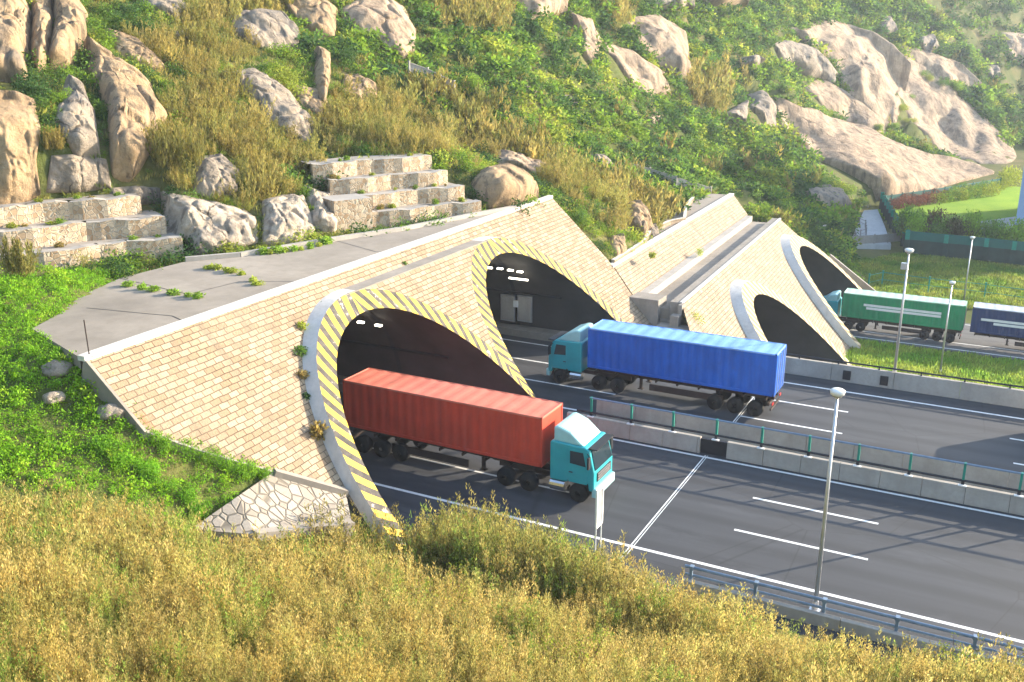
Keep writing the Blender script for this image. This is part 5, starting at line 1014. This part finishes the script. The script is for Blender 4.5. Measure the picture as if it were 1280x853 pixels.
for i,(x,y,s_) in enumerate([(1112,872,.7),(1205,878,.6),(1255,860,.6)]): plant('shrub',['low green shrub at the bottom edge right of the bright bush','little green shrub at the bottom edge near the right corner','green shrub in the bottom right corner'][i],'shrub',hit(x,y),TG,s_,s_*1.1,(.15,.24,.03),'leaf',None,.25,640+i,3,.4)
for i,(x,y,s_) in enumerate([(1012,222,1.6),(1024,230,1.8),(1036,236,1.7),(1046,244,1.6),(1056,252,1.4),(1040,228,1.5),(1052,238,1.5),(1060,262,1.2),(1030,246,1.4),(1068,252,1.1),(1016,240,1.5)]):
    p=hits([(x,y+3)])[0]; plant('shrub','green bush on the bank between the cliff foot and the far tunnel portal','shrub',p-np.array([0,0,.3]),TG,s_*1.5,s_*1.4,GREEN[[0,1,3][i%3]],'leaf','bushes below the cliff foot',.25,660+i,3,.9)
for i,(x,y,s_) in enumerate([(1130,120,1.2),(1127,135,1.4),(1124,148,1.4),(1118,158,1.3),(1140,150,.9)]):
    p=hits([(x,y+3)])[0]; tc=(CAMP-p); tc/=np.linalg.norm(tc); plant('cliff_shrub','green shrub in the narrow strips growing across the pink cliff','shrub',p+tc*1.5,TG,s_*1.5,s_*1.2,GREEN[[0,3,1][i%3]],'leaf','shrubs on the cliff',.25,680+i,3,.9)
# park hedge balls
ball=t_shrub(1,0); 
def t_ball(n,seed,leaf):
    rs_=np.random.RandomState(seed); u=unit(n,rs_); P=u*rs_.uniform(.86,1.02,(n,1)); P[:,2]=P[:,2]*.8+.6; d=u*.4+unit(n,rs_); d/=np.linalg.norm(d,axis=1)[:,None]; return leafquads(P,d,u+unit(n,rs_)*.4,leaf*rs_.uniform(.7,1.3,n),leaf*.7*np.ones(n))
BALL=[t_ball(420,s,.16) for s in range(3)]
def balls(pxs,cols,label,group,s=1.25):
    src=[]
    for i,q in enumerate(pxs):
        c=cols[i%len(cols)]; p=at(*q,LZ)
        if len(src)<4: o=plant('clipped_shrub',label,'shrub',p,[BALL[i%3]],s,s,c,'leaf',group,.3,400+i); src.append(o)
        else: o=src[i%4].copy(); COL.objects.link(o); o.location=tuple(float(v) for v in p); o.rotation_euler=(0,0,i*1.3)
RED=[np.array([.16,.065,.04]),np.array([.20,.085,.05])]
row=lambda a,b,n:[(a[0]+(b[0]-a[0])*i/(n-1),a[1]+(b[1]-a[1])*i/(n-1)) for i in range(n)]
balls(row((1116,262),(1162,255),8)+row((1114,259),(1176,250),9)+row((1124,256),(1186,246),8),RED,'reddish clipped shrub in the rows nearest the footpath corner','reddish clipped shrubs of the park')
balls(row((1172,254),(1200,250),4)+row((1196,250),(1238,245),5)+row((1184,249),(1240,241),8)+row((1194,245),(1246,238),8),[GREEN[3]*.9,GREEN[0],GREEN[1]],'green clipped ball shrub along the lawn below the cliff','green clipped shrubs of the park',1.5)
# park trees
def tree(p,h,r,col,label,seed):
    t=empty('park_tree',p,label=label,cat='tree',group='trees behind the mesh fence'); rs_=np.random.RandomState(seed); m=MB(); m.tube([(0,0,-.2),(.05,0,h*.25),(0,.05,h*.6)],[.17,.12,.06],8)
    for k in range(5): a=k*1.3+seed; m.tube([(0,0,h*.28),(math.cos(a)*r*.4,math.sin(a)*r*.4,h*.5),(math.cos(a)*r*.65,math.sin(a)*r*.65,h*.65)],[.08,.05,.02],6)
    m.build('trunk',M['bark'],t,smooth=True)
    T=t_shrub(2600,seed+500,.10,15,1.0); V=T.copy(); V[:,:,:2]*=r*1.05; V[:,:,2]=h*.2+V[:,:,2]*h*.8
    nl=len(V); j=rs_.normal(1,.25,(nl,1)).clip(.4,1.8); c=np.repeat(np.array(col)*j,4,axis=0)
    me=npmesh('crown',V.reshape(-1,3),4,c,M['leaf']); o=bpy.data.objects.new('crown',me); COL.objects.link(o); o.parent=t; return t
for i,(x,y,h,r,c,lab) in enumerate([(1130,308,6.3,2.6,GREEN[1],'dark round tree at the corner of the two mesh fences'),(1142,312,6.,2.5,GREEN[0]*1.15,'bright green round tree second from the fence corner'),(1163,312,6.2,2.3,np.array([.10,.07,.035]),'reddish brown tree third from the fence corner'),(1173,315,5.,2.2,GREEN[1],'small green tree in front of the reddish ones'),(1192,316,5.6,2.5,np.array([.085,.085,.03]),'olive brown tree in the middle of the park row'),(1210,316,6.,2.4,GREEN[0],'fresh green tree right of the olive brown one'),(1236,319,5.4,2.6,GREEN[1]*1.1,'round green tree before the pale paved path'),(1264,322,5.6,2.9,GREEN[0],'wide green tree nearest the right picture edge'),(1152,309,5.6,2.3,GREEN[1],'dark tree half hidden behind the bright one'),(1300,325,5.6,2.7,GREEN[1],'green tree just outside the right picture edge')]):
    tree(at(x,y,LZ),h,r,c*1.35,lab,i+3)
for i,(a_,b_,n_,nn_,st,hh,lab) in enumerate([(aR,bR,4,nR,1.35,1.02,'weed growing on a ledge of the terraces by the round boulder'),(aL,bL,3,nL,1.5,1.1,'weed growing on a ledge of the terraces below the big boulders')]):
    for k in range(n_):
        for q in range(5):
            t=rs.uniform(.25 if i else .05,.92); p=a_+(b_-a_)*t+nn_*(k*st+rs.uniform(.75,1.15)); p=np.array([p[0],p[1],ZD+k*hh+.95]); s_=rs.uniform(.2,.5); plant('weed_tuft',lab,'weeds',p,TT,s_,s_*.9,[GREEN[0],GREEN[3],BROWN[1]][q%3],'leaf','weeds on terrace ledges '+('left' if i else 'right'),.25,760+i*40+k*6+q)
# foreground single plants
p=hit(1035,862); plant('shrub','bright green leafy bush at the bottom edge right of centre','shrub',p,TG,1.0,1.1,(.12,.24,.02),'leaf',None,.25,71,3,.6)
p=hit(955,862); plant('shrub','low green bush at the bottom edge left of the bright one','shrub',p,TG,.7,.8,(.11,.2,.02),'leaf',None,.25,72,2,.4)
def sapling(p,h,label,seed):
    t=empty('sapling',p,label=label,cat='sapling'); rs_=np.random.RandomState(seed); m=MB(); LV=[]
    for k in range(9):
        a=rs_.rand()*2*PI; l=rs_.uniform(.6,1.)*h; e=np.array([math.cos(a)*l*.45,math.sin(a)*l*.45,l]); mid=e*.5+rs_.normal(size=3)*.06
        m.tube([(0,0,0),tuple(mid),tuple(e)],[.022,.013,.005],5)
        for b in range(4): s=mid+(e-mid)*rs_.rand(); e2=s+np.array([rs_.normal()*.22,rs_.normal()*.22,.25]); m.tube([tuple(s),tuple(e2)],[.008,.003],4); LV.append(e2); 
        LV.append(e)
    m.build('twigs',M['bark'],t)
    L=np.repeat(np.array(LV),9,axis=0); n=len(L); L=L+rs_.normal(size=(n,3))*.07; V=leafquads(L,unit(n,rs_),unit(n,rs_),.075*np.ones(n),.045*np.ones(n)); c=np.repeat(np.array([[.24,.30,.03]])*rs_.normal(1,.2,(n,1)).clip(.5,1.5),4,axis=0)
    me=npmesh('leaves',V.reshape(-1,3),4,c,M['leaf']); o=bpy.data.objects.new('leaves',me); COL.objects.link(o); o.parent=t
sapling(hit(560,800),2.3,'thin sapling with bare twigs and yellow green leaves in the dry brush',3); sapling(hit(1175,868),1.9,'twiggy sapling at the bottom edge near the right corner',5); sapling(hit(715,868),1.9,'small leafy sapling in the dry brush at the bottom edge',8)
# ------------------------------------------------------------------ haze
HZ=True
if HZ:
    m=MB(); m.box((-40,330,45),(1400,1250,109.4)); k=bpy.data.materials.new('haze_air'); k.use_nodes=True; t=k.node_tree; t.nodes.remove(t.nodes['Principled BSDF']); v=t.nodes.new('ShaderNodeVolumePrincipled'); v.inputs['Color'].default_value=(.80,.88,1.,1); v.inputs['Density'].default_value=.0003; v.inputs['Anisotropy'].default_value=.1
    t.links.new(v.outputs[0],t.nodes['Material Output'].inputs['Volume']); o=m.build('haze',k); tag(o,'thin pale haze in the air',None,None,'stuff')
